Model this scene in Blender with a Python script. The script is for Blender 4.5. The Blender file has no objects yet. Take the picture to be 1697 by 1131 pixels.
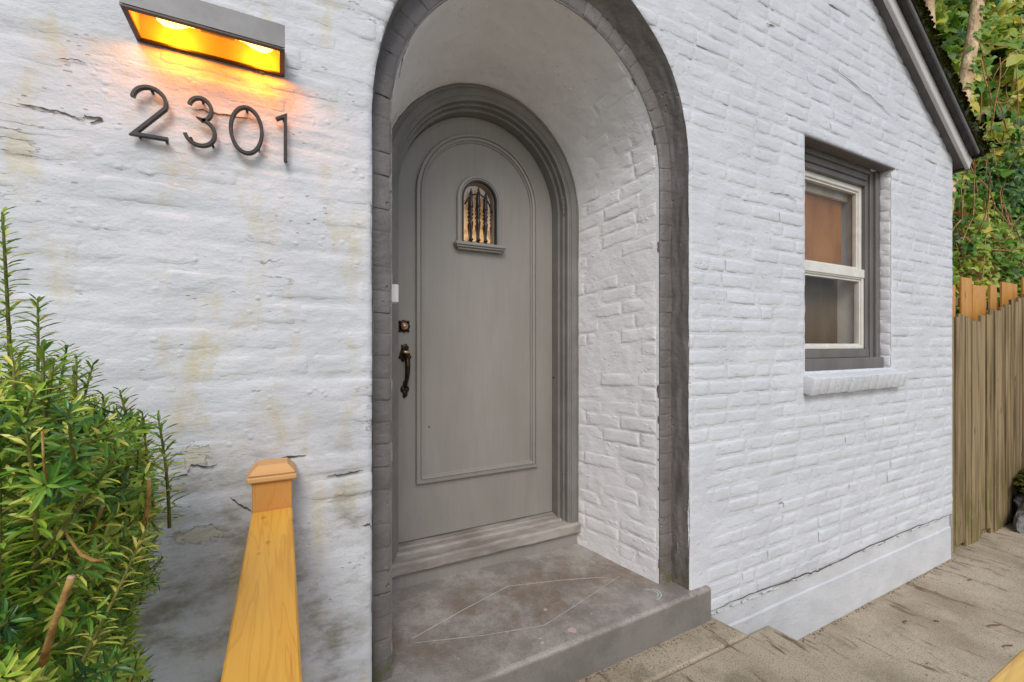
import bpy, bmesh, math, random
import numpy as np
from mathutils import Vector, Matrix

# ------------------------------------------------------------------ camera, sky, sun, exposure
S = bpy.context.scene
COL = S.collection
R = math.radians
CAM = (0.0, -1.35, 1.081)
YAW = R(27.5)
cd = bpy.data.cameras.new("camera")
cam = bpy.data.objects.new("camera", cd)
COL.objects.link(cam)
cam.location = CAM
cam.rotation_euler = (R(90), 0, -YAW)
cd.sensor_width = 36
cd.lens = 728.0 / 1697 * 36
cd.shift_y = 5.5 / 1697
cd.clip_start = 0.02
cd.clip_end = 2000
S.camera = cam

SUN_ELEV, SUN_AZ = R(43), R(200)      # azimuth clockwise from +Y: light comes from behind the camera, a little from the left
w = bpy.data.worlds.new("World")
S.world = w
w.use_nodes = True
nt = w.node_tree
nt.nodes.clear()
sky = nt.nodes.new("ShaderNodeTexSky")
sky.sky_type = 'NISHITA'
sky.sun_disc = False
sky.sun_elevation = SUN_ELEV
sky.sun_rotation = SUN_AZ
sky.air_density = 1.0
sky.dust_density = 1.5
sky.ozone_density = 0.6
bg = nt.nodes.new("ShaderNodeBackground")
bg.inputs[1].default_value = 0.14
wo = nt.nodes.new("ShaderNodeOutputWorld")
nt.links.new(sky.outputs[0], bg.inputs[0])
nt.links.new(bg.outputs[0], wo.inputs[0])
sl = bpy.data.lights.new("sun", 'SUN')
sl.energy = 1.5
sl.angle = R(26)
sl.color = (1.0, 0.985, 0.965)
sun = bpy.data.objects.new("sun", sl)
COL.objects.link(sun)
sd = Vector((math.sin(SUN_AZ) * math.cos(SUN_ELEV), math.cos(SUN_AZ) * math.cos(SUN_ELEV), math.sin(SUN_ELEV)))
sun.rotation_euler = sd.to_track_quat('Z', 'Y').to_euler()
S.view_settings.view_transform = 'Standard'
S.view_settings.look = 'None'
S.view_settings.exposure = 0.13
S.view_settings.gamma = 1.0

# ------------------------------------------------------------------ pixel <-> place helpers
F, CX, HY = 728.0, 848.5, 571.0
FW = (math.sin(YAW), math.cos(YAW))
RT = (math.cos(YAW), -math.sin(YAW))
def ray(px, py):
    a, b = (px - CX) / F, (HY - py) / F
    return FW[0] + a * RT[0], FW[1] + a * RT[1], b
def onY(px, py, Y=0.0):
    r = ray(px, py)
    t = (Y - CAM[1]) / r[1]
    return Vector((t * r[0], Y, CAM[2] + t * r[2]))
def onZ(px, py, Z):
    r = ray(px, py)
    t = (Z - CAM[2]) / r[2]
    return Vector((t * r[0], CAM[1] + t * r[1], Z))
def proj(x, y, z):
    dx, dy, dz = x - CAM[0], y - CAM[1], z - CAM[2]
    d = dx * FW[0] + dy * FW[1]
    if d < 0.05:
        return None
    return CX + F * (dx * RT[0] + dy * RT[1]) / d, HY - F * dz / d

# ------------------------------------------------------------------ noise
def _h(i, j, s):
    n = (i.astype(np.int64) * 374761393 + j.astype(np.int64) * 668265263 + s * 974634777) & 0xFFFFFFFF
    n = ((n ^ (n >> 13)) * 1274126177) & 0xFFFFFFFF
    n = (n ^ (n >> 16)) & 0xFFFFFFFF
    return n / 4294967295.0
def vn(x, y, s=0):
    x = np.asarray(x, float); y = np.asarray(y, float)
    i, j = np.floor(x), np.floor(y)
    u, v = x - i, y - j
    u = u * u * u * (u * (u * 6 - 15) + 10); v = v * v * v * (v * (v * 6 - 15) + 10)
    a, b, c, d = _h(i, j, s), _h(i + 1, j, s), _h(i, j + 1, s), _h(i + 1, j + 1, s)
    return (a * (1 - u) + b * u) * (1 - v) + (c * (1 - u) + d * u) * v - 0.5
def fbm(x, y, o=4, s=0):
    t, a, f = 0, 1.0, 1.0
    for k in range(o):
        t = t + a * vn(np.asarray(x) * f + 17.3 * k, np.asarray(y) * f + 5.1 * k, s + k)
        a *= 0.5; f *= 2.03
    return t
def sstep(a, b, x):
    t = np.clip((np.asarray(x, float) - a) / (b - a), 0, 1)
    return t * t * (3 - 2 * t)

# ------------------------------------------------------------------ materials
class MT:
    def __init__(s, name):
        s.m = bpy.data.materials.new(name)
        s.m.use_nodes = True
        s.t = s.m.node_tree
        s.t.nodes.clear()
        s.o = s.n("ShaderNodeOutputMaterial")
        s.b = s.n("ShaderNodeBsdfPrincipled")
        s.l(s.b.outputs[0], s.o.inputs[0])
    def n(s, k, **kw):
        x = s.t.nodes.new(k)
        for a, v in kw.items():
            setattr(x, a, v)
        return x
    def l(s, a, b):
        s.t.links.new(a, b)
    def set(s, i, v):
        if hasattr(v, 'is_output'):
            s.l(v, s.b.inputs[i])
        else:
            s.b.inputs[i].default_value = v
    def pos(s, scale=(1, 1, 1), kind='P', rot=(0, 0, 0)):
        if kind == 'P':
            c = s.n("ShaderNodeNewGeometry").outputs['Position']
        else:
            c = s.n("ShaderNodeTexCoord").outputs['Object']
        m = s.n("ShaderNodeMapping")
        m.inputs['Scale'].default_value = scale
        m.inputs['Rotation'].default_value = rot
        s.l(c, m.inputs[0])
        return m.outputs[0]
    def noise(s, v, sc=5, det=4, rough=.55, dist=0):
        x = s.n("ShaderNodeTexNoise")
        s.l(v, x.inputs['Vector'])
        x.inputs['Scale'].default_value = sc
        x.inputs['Detail'].default_value = det
        x.inputs['Roughness'].default_value = rough
        x.inputs['Distortion'].default_value = dist
        return x.outputs['Fac']
    def voro(s, v, sc=5, feat='F1'):
        x = s.n("ShaderNodeTexVoronoi", feature=feat)
        s.l(v, x.inputs['Vector'])
        x.inputs['Scale'].default_value = sc
        return x.outputs['Distance']
    def mth(s, op, a, b=None, c=None):
        x = s.n("ShaderNodeMath", operation=op)
        for i, v in enumerate((a, b, c)):
            if v is None:
                continue
            if hasattr(v, 'is_output'):
                s.l(v, x.inputs[i])
            else:
                x.inputs[i].default_value = v
        return x.outputs[0]
    def rng(s, v, a, b, c=0, d=1):
        x = s.n("ShaderNodeMapRange", interpolation_type='SMOOTHSTEP')
        s.l(v, x.inputs[0])
        for i, k in enumerate((a, b, c, d)):
            x.inputs[1 + i].default_value = k
        return x.outputs[0]
    def mix(s, f, a, b, bt='MIX'):
        x = s.n("ShaderNodeMix", data_type='RGBA', blend_type=bt)
        for i, v in ((0, f), (6, a), (7, b)):
            if hasattr(v, 'is_output'):
                s.l(v, x.inputs[i])
            elif i == 0:
                x.inputs[0].default_value = v
            else:
                x.inputs[i].default_value = (*v, 1)
        return x.outputs[2]
    def bump(s, hgt, dist=.01, st=1.0, nrm=None):
        x = s.n("ShaderNodeBump")
        x.inputs['Strength'].default_value = st
        x.inputs['Distance'].default_value = dist
        s.l(hgt, x.inputs['Height'])
        if nrm is not None:
            s.l(nrm, x.inputs['Normal'])
        s.l(x.outputs[0], s.b.inputs['Normal'])
        return x.outputs[0]
    def xyz(s, v):
        x = s.n("ShaderNodeSeparateXYZ")
        s.l(v, x.inputs[0])
        return x.outputs

PEEL = [(-.196, .800, .028, .026), (-.19, .60, .05, .020)]
def m_paint(name, base, base2, crackcol, left_dirt=True, pit=.9, rough=.55):
    """thick old paint over brick: brush drag, pits, hairline cracks, stains"""
    m = MT(name)
    P = m.pos()
    X, Y, Z = m.xyz(P)
    big = m.noise(m.pos((1, 1, 1.6)), 3.6, 5)
    mid = m.noise(m.pos((1, 1, 1.7)), 19, 6, .62)
    drag = m.noise(m.pos((.35, .35, 1)), 75, 4, .6, .4)
    fine = m.noise(P, 150, 3, .6)
    vor = m.mth('ADD', m.voro(m.pos((1, 1, 1.9)), 34), m.mth('MULTIPLY', m.mth('SUBTRACT', mid, .5), .25))
    sp = m.noise(P, 6, 2)
    pits = m.mth('MULTIPLY', m.rng(vor, .10, .19, 1, 0), m.rng(sp, .55, .63))
    bl = m.voro(m.pos((1, 1, 1.3)), 27)
    blob = m.mth('MULTIPLY', m.rng(bl, .06, .3, 1, 0), m.rng(m.noise(P, 9, 2), .5, .62))
    ck = m.noise(m.pos((.55, .55, 2.4)), 5.2, 5, .6, .6)
    cl = m.mth('ABSOLUTE', m.mth('SUBTRACT', ck, .5))
    ckm = m.rng(m.noise(P, 2.7, 3), .58, .66)
    crack = m.mth('MULTIPLY', m.mth('MULTIPLY', m.rng(cl, .0015, .006, 1, 0), ckm), m.rng(X, .15, .3, .7, .15))
    h = m.mth('ADD', m.mth('MULTIPLY', big, .9), m.mth('MULTIPLY', mid, .55))
    h = m.mth('ADD', h, m.mth('MULTIPLY', drag, .10))
    h = m.mth('ADD', h, m.mth('MULTIPLY', fine, .07))
    h = m.mth('ADD', h, m.mth('MULTIPLY', blob, .22))
    h = m.mth('SUBTRACT', h, m.mth('MULTIPLY', pits, .25))
    h = m.mth('SUBTRACT', h, m.mth('MULTIPLY', crack, .5))
    if not left_dirt:
        m.bump(h, .0075, 1.0)
    c = m.mix(m.rng(big, .35, .68), base, base2)
    if left_dirt:
        # yellow-green algae runs and grey grime on the part left of the arch
        lm = m.rng(X, .27, .16)
        yn = m.noise(m.pos((1.6, 1.6, .9)), 4.5, 6, .65)
        yl = m.mth('MULTIPLY', m.mth('MULTIPLY', m.rng(yn, .50, .68), lm), .72)
        c = m.mix(yl, c, (.56, .49, .30))
        gr = m.noise(m.pos((1, 1, 2.0)), 5, 7, .68)
        low = m.rng(Z, 1.0, .55)
        gz = m.mth('MULTIPLY', m.mth('MULTIPLY', m.rng(gr, .44, .66), low), m.mth('MULTIPLY', lm, .95))
        c = m.mix(gz, c, (.27, .25, .20))
        # paint gone in two places beside the post: bare ochre plaster
        pe = None
        for (px, pz, rx, rz) in PEEL:
            dx = m.mth('DIVIDE', m.mth('SUBTRACT', X, px), rx); dz = m.mth('DIVIDE', m.mth('SUBTRACT', Z, pz), rz)
            d2 = m.mth('ADD', m.mth('SQRT', m.mth('ADD', m.mth('MULTIPLY', dx, dx), m.mth('MULTIPLY', dz, dz))), m.mth('MULTIPLY', m.mth('SUBTRACT', m.noise(P, 45, 5, .65), .5), 2.6))
            k = m.rng(d2, .95, 1.05, 1, 0)
            pe = k if pe is None else m.mth('MAXIMUM', pe, k)
        c = m.mix(m.mth('MULTIPLY', pe, .8), c, m.mix(m.noise(P, 30, 4), (.50, .46, .34), (.70, .66, .53)))
        h = m.mth('SUBTRACT', h, m.mth('MULTIPLY', pe, .35))
        m.bump(h, .0085, 1.0)
    dk = m.mth('MAXIMUM', m.mth('MULTIPLY', crack, .8), m.mth('MULTIPLY', pits, pit * .32))
    c = m.mix(dk, c, crackcol)
    m.set('Base Color', c)
    m.set('Roughness', rough)
    m.set('Specular IOR Level', .35)
    return m.m

def m_simple(name, base, base2, sc=20, rough=.6, bump=.003, spec=.4, metal=0, stretch=(1, 1, 1), bsc=60):
    m = MT(name)
    n1 = m.noise(m.pos(stretch), sc, 5)
    m.set('Base Color', m.mix(m.rng(n1, .3, .7), base, base2))
    m.set('Roughness', rough)
    m.set('Metallic', metal)
    m.set('Specular IOR Level', spec)
    if bump:
        m.bump(m.noise(m.pos(stretch), bsc, 5, .6), bump, 1)
    return m.m

def m_trim():
    m = MT('grey_brown_trim_paint')
    P = m.pos()
    X, Y, Z = m.xyz(P)
    n1 = m.noise(P, 7, 5)
    c = m.mix(m.rng(n1, .3, .7), (.140, .124, .113), (.190, .170, .157))
    mo = m.noise(P, 22, 6, .7)
    moss = m.mth('MULTIPLY', m.rng(mo, .48, .58), m.rng(Z, .16, .03))
    c = m.mix(m.mth('MULTIPLY', moss, .8), c, (.10, .105, .03))
    ch = m.noise(P, 70, 3, .6)
    c = m.mix(m.mth('MULTIPLY', m.rng(ch, .70, .74), .5), c, (.42, .38, .30))
    m.set('Base Color', c)
    m.set('Roughness', .5)
    h = m.mth('ADD', m.mth('MULTIPLY', m.noise(P, 16, 6, .6), .7), m.mth('MULTIPLY', m.noise(m.pos((.5, .5, 1)), 60, 4), .25))
    pv = m.mth('MULTIPLY', m.rng(m.voro(P, 30), .1, .2, 1, 0), m.rng(m.noise(P, 7, 2), .54, .6))
    h = m.mth('SUBTRACT', h, m.mth('MULTIPLY', pv, .5))
    m.bump(h, .009, 1)
    return m.m

def m_door():
    m = MT('grey_door_paint')
    P = m.pos()
    X, Y, Z = m.xyz(P)
    n1 = m.noise(m.pos((1, 1, .35)), 4, 5)
    c = m.mix(m.rng(n1, .3, .7), (.242, .220, .192), (.278, .254, .224))
    sc = m.noise(m.pos((1, 1, .6)), 40, 5, .7)
    c = m.mix(m.mth('MULTIPLY', m.rng(sc, .66, .72), .4), c, (.33, .31, .28))
    br = m.noise(m.pos((1, 1, .06)), 55, 4, .6)
    c = m.mix(m.mth('MULTIPLY', m.rng(br, .4, .7), .18), c, (.18, .168, .152))
    d = m.noise(m.pos((1.4, 1, .5)), 9, 6, .65)
    c = m.mix(m.mth('MULTIPLY', m.mth('MULTIPLY', m.rng(d, .45, .7), m.rng(Z, .75, .15)), .45), c, (.20, .188, .172))
    m.set('Base Color', c)
    m.set('Roughness', m.rng(n1, .3, .7, .34, .52))
    h = m.mth('ADD', m.noise(m.pos((1, 1, .12)), 90, 4), m.mth('MULTIPLY', m.noise(P, 14, 3), .6))
    m.bump(h, .0007, 1)
    return m.m

def m_slab():
    m = MT('worn_grey_porch_paint')
    P = m.pos()
    X, Y, Z = m.xyz(P)
    n = m.noise(P, 4.2, 9, .72)
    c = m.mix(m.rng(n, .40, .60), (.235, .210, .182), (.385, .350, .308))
    st = m.noise(m.pos((1, .8, 1)), 3.4, 10, .78, .3)
    tread = m.mth('MULTIPLY', m.rng(Y, .02, .14), m.rng(Y, .56, .40))
    tread = m.mth('MULTIPLY', tread, m.rng(Z, -.012, -.004))
    c = m.mix(m.mth('MULTIPLY', m.mth('MULTIPLY', m.rng(st, .40, .60), tread), .8), c, (.19, .132, .088))
    rust = m.noise(P, 11, 5, .7)
    c = m.mix(m.mth('MULTIPLY', m.mth('MULTIPLY', m.rng(rust, .58, .70), tread), .45), c, (.25, .15, .085))
    c = m.mix(m.mth('MULTIPLY', m.rng(m.noise(P, 60, 4, .65), .66, .72), .4), c, (.40, .37, .34))
    sp = m.noise(P, 34, 5, .7)
    c = m.mix(m.mth('MULTIPLY', m.rng(sp, .60, .68), .6), c, (.12, .095, .075))
    gr = m.noise(P, 170, 3, .7)
    c = m.mix(m.mth('MULTIPLY', m.rng(gr, .50, .68), .45), c, (.13, .105, .085))
    gr2 = m.noise(P, 210, 2, .7)
    c = m.mix(m.mth('MULTIPLY', m.rng(gr2, .60, .70), .35), c, (.55, .52, .48))
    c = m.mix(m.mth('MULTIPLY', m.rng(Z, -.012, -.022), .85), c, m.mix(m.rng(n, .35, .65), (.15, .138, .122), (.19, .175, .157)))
    m.set('Base Color', c)
    m.set('Roughness', m.rng(n, .3, .7, .62, .42))
    h = m.mth('ADD', m.mth('MULTIPLY', m.noise(P, 12, 6, .6), .8), m.mth('MULTIPLY', m.noise(P, 120, 4), .25))
    m.bump(h, .006, 1)
    return m.m

def m_concrete():
    m = MT('weathered_concrete')
    P = m.pos()
    n = m.noise(P, 2.3, 7, .6)
    c = m.mix(m.rng(n, .32, .66), (.36, .285, .185), (.55, .46, .325))
    g = m.noise(P, 190, 3, .7)
    c = m.mix(m.rng(g, .52, .66), c, (.16, .125, .08), 'MIX')
    g2 = m.noise(P, 140, 2, .7)
    c = m.mix(m.mth('MULTIPLY', m.rng(g2, .60, .68), .7), c, (.52, .48, .42))
    s1 = m.noise(m.pos((2.2, .5, 1), rot=(0, 0, R(38))), 6.5, 6, .68, .3)
    c = m.mix(m.mth('MULTIPLY', m.rng(s1, .54, .66), .85), c, (.115, .068, .038))
    gm = m.noise(P, 5.5, 6, .66)
    c = m.mix(m.mth('MULTIPLY', m.rng(gm, .56, .72), .5), c, (.15, .135, .055))
    m.set('Base Color', c)
    m.set('Roughness', .85)
    h = m.mth('ADD', m.mth('MULTIPLY', m.noise(P, 9, 6), .5), m.mth('MULTIPLY', g, .35))
    m.bump(h, .013, 1)
    return m.m

def m_wood(name, c1, c2, c3, axis='Y', sc=1.0, knots=True, rough=.5, spec=.4):
    """sawn softwood: long cathedral rings, knots, fine fibres. axis = grain direction (object space)"""
    m = MT(name)
    st = {'X': (.12, 1, 1), 'Y': (1, .12, 1), 'Z': (1, 1, .12)}[axis]
    fs = {'X': (.03, 1, 1), 'Y': (1, .03, 1), 'Z': (1, 1, .03)}[axis]
    V = m.pos(st, 'O')
    n = m.noise(V, 9 * sc, 3, .5, .8)
    ring = m.mth('FRACT', m.mth('MULTIPLY', n, 11.0))
    line = m.mth('MAXIMUM', m.rng(ring, .80, .97), m.rng(ring, .06, .0))
    c = m.mix(m.rng(m.noise(V, 4 * sc, 4), .3, .7), c1, c2)
    c = m.mix(m.mth('MULTIPLY', line, .20), c, c3)
    fib = m.noise(m.pos(fs, 'O'), 160 * sc, 3)
    c = m.mix(m.mth('MULTIPLY', m.rng(fib, .5, .75), .28), c, c3)
    if knots:
        ks = {'X': (.45, 1, 1), 'Y': (1, .45, 1), 'Z': (1, 1, .45)}[axis]
        kv = m.voro(m.pos(ks, 'O'), 7.5 * sc)
        k = m.rng(kv, .07, .19, 1, 0)
        c = m.mix(m.mth('MULTIPLY', k, .85), c, c3)
        kv2 = m.voro(m.pos(ks, 'O'), 23 * sc)
        c = m.mix(m.mth('MULTIPLY', m.rng(kv2, .08, .16, 1, 0), .5), c, c3)
    m.set('Base Color', c)
    m.set('Roughness', rough)
    m.set('Specular IOR Level', spec)
    m.bump(m.mth('ADD', fib, m.mth('MULTIPLY', line, .3)), .0008, .8)
    return m.m

def m_oldwood():
    m = MT('weathered_fence_wood')
    V = m.pos((1, 1, .05))
    n = m.noise(V, 26, 5, .6)
    oi = m.n("ShaderNodeObjectInfo").outputs['Random']
    c = m.mix(m.rng(n, .3, .7), (.070, .045, .022), (.38, .27, .135))
    c = m.mix(m.mth('MULTIPLY', oi, .55), c, m.mix(oi, (.12, .085, .045), (.36, .27, .16)))
    P = m.pos()
    X, Y, Z = m.xyz(P)
    g = m.noise(m.pos((1, 1, .35)), 7, 6, .66)
    c = m.mix(m.mth('MULTIPLY', m.mth('MULTIPLY', m.rng(g, .44, .62), m.rng(Z, .35, -.3)), .75), c, (.115, .105, .018))
    c = m.mix(m.mth('MULTIPLY', m.rng(m.voro(m.pos((1, 1, .3)), 9), .05, .12, 1, 0), .8), c, (.05, .03, .015))
    m.set('Base Color', c)
    m.set('Roughness', .85)
    m.set('Specular IOR Level', .2)
    m.bump(n, .006, 1)
    return m.m

def m_leaf(name, cols, rough=.4, spec=.4, trans=.25):
    m = MT(name)
    a = m.n("ShaderNodeAttribute", attribute_name='tint')
    r = m.n("ShaderNodeValToRGB")
    e = r.color_ramp.elements
    while len(e) < len(cols):
        e.new(.5)
    for i, (p, c) in enumerate(cols):
        e[i].position = p
        e[i].color = (*c, 1)
    m.l(a.outputs['Fac'], r.inputs[0])
    m.set('Base Color', r.outputs[0])
    m.set('Roughness', rough)
    m.set('Specular IOR Level', spec)
    tr = m.n("ShaderNodeBsdfTranslucent")
    m.l(r.outputs[0], tr.inputs[0])
    mx = m.n("ShaderNodeMixShader")
    mx.inputs[0].default_value = trans
    m.l(m.b.outputs[0], mx.inputs[1])
    m.l(tr.outputs[0], mx.inputs[2])
    m.l(mx.outputs[0], m.o.inputs[0])
    return m.m

def m_glass(name, tint=(1, 1, 1), gl=.08, rough=.02):
    m = MT(name)
    t = m.n("ShaderNodeBsdfTransparent")
    t.inputs[0].default_value = (*tint, 1)
    g = m.n("ShaderNodeBsdfGlossy")
    g.inputs['Roughness'].default_value = rough
    mx = m.n("ShaderNodeMixShader")
    mx.inputs[0].default_value = gl
    m.l(t.outputs[0], mx.inputs[1]); m.l(g.outputs[0], mx.inputs[2])
    m.l(mx.outputs[0], m.o.inputs[0])
    return m.m

def m_emit(name, col, st):
    m = MT(name)
    e = m.n("ShaderNodeEmission")
    e.inputs[0].default_value = (*col, 1)
    e.inputs[1].default_value = st
    m.l(e.outputs[0], m.o.inputs[0])
    return m.m

WHITE = m_paint('white_brick_paint', (.584, .591, .606), (.644, .651, .666), (.16, .14, .115))
JAMBW = m_paint('white_reveal_paint', (.82, .795, .785), (.86, .845, .835), (.45, .42, .39), left_dirt=False, pit=.5)  # same white paint as the wall, warm bounce light put into its colour
TRIM = m_trim()
DOOR = m_door()
SLAB = m_slab()
CONC = m_concrete()
M = dict(
    frame=m_simple('grey_frame_paint', (.165, .153, .137), (.205, .190, .171), 9, .42, .0012, bsc=70),
    wframe=m_simple('dark_grey_window_paint', (.130, .116, .107), (.165, .150, .139), 9, .45, .0012, stretch=(1, 1, .3), bsc=70),
    vinyl=m_simple('white_sash', (.66, .62, .54), (.74, .71, .64), 12, .35, .0004),
    found=m_simple('white_foundation_paint', (.52, .515, .52), (.60, .595, .60), 5, .6, .004, bsc=22, stretch=(1, 1, .6)),
    black=m_simple('black_bronze', (.017, .014, .012), (.032, .026, .021), 60, .38, .0004, .5, .3),
    iron=m_simple('black_spindle', (.010, .009, .009), (.022, .018, .016), 60, .3, .0003, .5),
    antique=m_simple('antique_bronze', (.018, .012, .007), (.060, .038, .014), 90, .32, .0012, .5, .75, bsc=130),
    brass=m_simple('worn_brass', (.42, .27, .12), (.58, .42, .24), 80, .3, .0004, .5, .9),
    copper=m_simple('cylinder_copper', (.62, .36, .24), (.72, .47, .34), 90, .28, .0003, .5, .85),
    lampgrey=m_simple('lamp_grey_metal', (.16, .155, .15), (.20, .195, .19), 14, .45, .0004, .5, .1),
    lampin=m_simple('lamp_inner_paint', (.42, .28, .10), (.46, .31, .12), 14, .5, 0),
    fascia=m_simple('pale_fascia_paint', (.54, .51, .485), (.60, .58, .555), 9, .55, .001, stretch=(.2, .2, 1)),
    soffit=m_simple('dark_soffit_paint', (.10, .095, .09), (.14, .13, .125), 9, .6, .001),
    drip=m_simple('black_drip_metal', (.025, .024, .023), (.05, .048, .045), 20, .35, .0005, .5, .4),
    shingle=m_simple('mossy_shingle', (.020, .024, .012), (.055, .065, .022), 24, .95, .012, .2, bsc=90),
    moss=m_simple('moss', (.030, .042, .008), (.16, .17, .02), 40, .95, .02, .1, bsc=160),
    thresh=m_simple('worn_threshold', (.19, .165, .138), (.36, .325, .285), 13, .65, .004, bsc=45, stretch=(.35, 1, 1)),
    plastic=m_simple('white_plastic', (.70, .68, .63), (.74, .72, .68), 9, .35, 0),
    dirt=m_simple('dry_yard', (.24, .22, .18), (.36, .33, .27), 6, .95, .03, .1, bsc=30),
    bank=m_simple('dark_bank_soil', (.012, .010, .006), (.035, .028, .016), 5, 1, .05, .05, bsc=12),
    bark=m_simple('sunlit_bark', (.44, .29, .15), (.80, .60, .37), 14, .85, .02, .15, stretch=(1, 1, .45), bsc=32),  # pale orange-tan bark with browner blotches
    vine=m_simple('dry_vine', (.34, .17, .075), (.52, .30, .15), 20, .9, .003, .1),
    branch=m_simple('yew_branch_bark', (.24, .125, .035), (.46, .29, .09), 40, .8, .004, .2, bsc=120),
    cutend=m_simple('pruned_end', (.50, .33, .20), (.60, .42, .28), 60, .8, .001),
    stem=m_simple('green_stem', (.10, .115, .018), (.19, .17, .035), 40, .6, .001),
    rock=m_simple('grey_rock', (.085, .085, .08), (.26, .255, .235), 16, .85, .03, .3, bsc=26),
    scratch=m_simple('pale_scratch', (.44, .41, .36), (.58, .54, .48), 40, .8, 0),
    chip=m_simple('pink_chip', (.50, .36, .30), (.58, .45, .38), 60, .8, .001),
    chalk=m_simple('faint_chalk', (.46, .52, .49), (.55, .60, .57), 90, .8, 0),
    blind=m_simple('amber_blind', (.25, .105, .028), (.40, .18, .055), 4, .5, .003, .3, bsc=70, stretch=(1, 1, .5)),
    screen=m_simple('brown_screen', (.105, .068, .045), (.16, .11, .075), 6, .7, 0, stretch=(1, 1, .3)),
    valance=m_simple('pale_valance', (.55, .50, .36), (.66, .62, .50), 8, .6, .001),
    inspindle=m_simple('brown_inner_spindle', (.08, .032, .006), (.11, .045, .01), 30, .5, 0),
    twig=m_simple('dead_leaf', (.07, .042, .022), (.17, .10, .055), 30, .9, .002),
    bare=m_simple('bare_plaster', (.46, .42, .33), (.56, .52, .42), 24, .85, .004, bsc=50),
    slot=m_simple('dark_crack', (.07, .062, .05), (.12, .10, .08), 30, .95, 0),
)
PINE = m_wood('yellow_pine', (.70, .315, .022), (.89, .53, .095), (.42, .125, .012), 'Y')
PINEX = m_wood('yellow_pine_across', (.78, .46, .10), (.86, .58, .20), (.52, .22, .04), 'X')
CEDAR = m_wood('cedar_post', (.58, .27, .065), (.70, .36, .11), (.38, .15, .03), 'Z', 1.3, False)
CAPW = m_wood('cedar_cap', (.66, .36, .13), (.75, .45, .19), (.44, .2, .06), 'X', 1.3, False)
NEWB = m_wood('orange_board', (.52, .215, .035), (.66, .335, .085), (.30, .10, .012), 'Z', 1.0)
OLDW = m_oldwood()
GLASS = m_glass('window_glass', (.93, .92, .9), .07)
LGLASS = m_glass('lamp_glass', (1, .93, .72), .05)
PEEP = m_glass('door_glass', (.95, .9, .82), .10, .08)
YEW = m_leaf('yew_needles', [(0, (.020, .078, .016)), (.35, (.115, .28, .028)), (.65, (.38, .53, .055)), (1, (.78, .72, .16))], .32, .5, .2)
IVY = m_leaf('ivy_leaves', [(0, (.030, .095, .012)), (.4, (.13, .28, .026)), (.75, (.34, .45, .05)), (1, (.66, .54, .08))], .38, .4, .3)
DRYL = m_leaf('dry_leaves', [(0, (.17, .075, .02)), (1, (.42, .22, .08))], .8, .1, .2)

# ------------------------------------------------------------------ object helpers
def woff(p):
    v = Vector((0, 0, 0))
    while p is not None:
        v += p.location
        p = p.parent
    return v
def props(o, label=None, cat=None, group=None, kind=None):
    for k, v in (('label', label), ('category', cat), ('group', group), ('kind', kind)):
        if v:
            o[k] = v
    return o
def thing(name, loc, label, cat, group=None):
    o = bpy.data.objects.new(name, None)
    COL.objects.link(o)
    o.location = loc
    o.empty_display_size = .1
    return props(o, label, cat, group)
def mk(name, vs, fs, mat, parent=None, smooth=True, origin=None, **kw):
    """one mesh object from world-space vertices"""
    v = np.asarray(vs, float)
    off = np.array(woff(parent)) if parent is not None else np.zeros(3)
    loc = np.zeros(3)
    if origin is not None:
        loc = np.array(origin, float) - off
    me = bpy.data.meshes.new(name)
    me.from_pydata((v - off - loc).tolist() if len(v) < 5000 else (v - off - loc).tolist(), [], [list(map(int, f)) for f in fs])
    me.validate()
    if smooth:
        me.polygons.foreach_set('use_smooth', [True] * len(me.polygons))
    me.materials.append(mat)
    o = bpy.data.objects.new(name, me)
    COL.objects.link(o)
    o.location = loc
    if parent is not None:
        o.parent = parent
    return props(o, **kw)
def from_bm(name, bm, mat, parent=None, smooth=False, **kw):
    bm.verts.index_update()
    vs = [tuple(v.co) for v in bm.verts]
    fs = [[v.index for v in f.verts] for f in bm.faces]
    bm.free()
    return mk(name, vs, fs, mat, parent, smooth, **kw)
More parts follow.
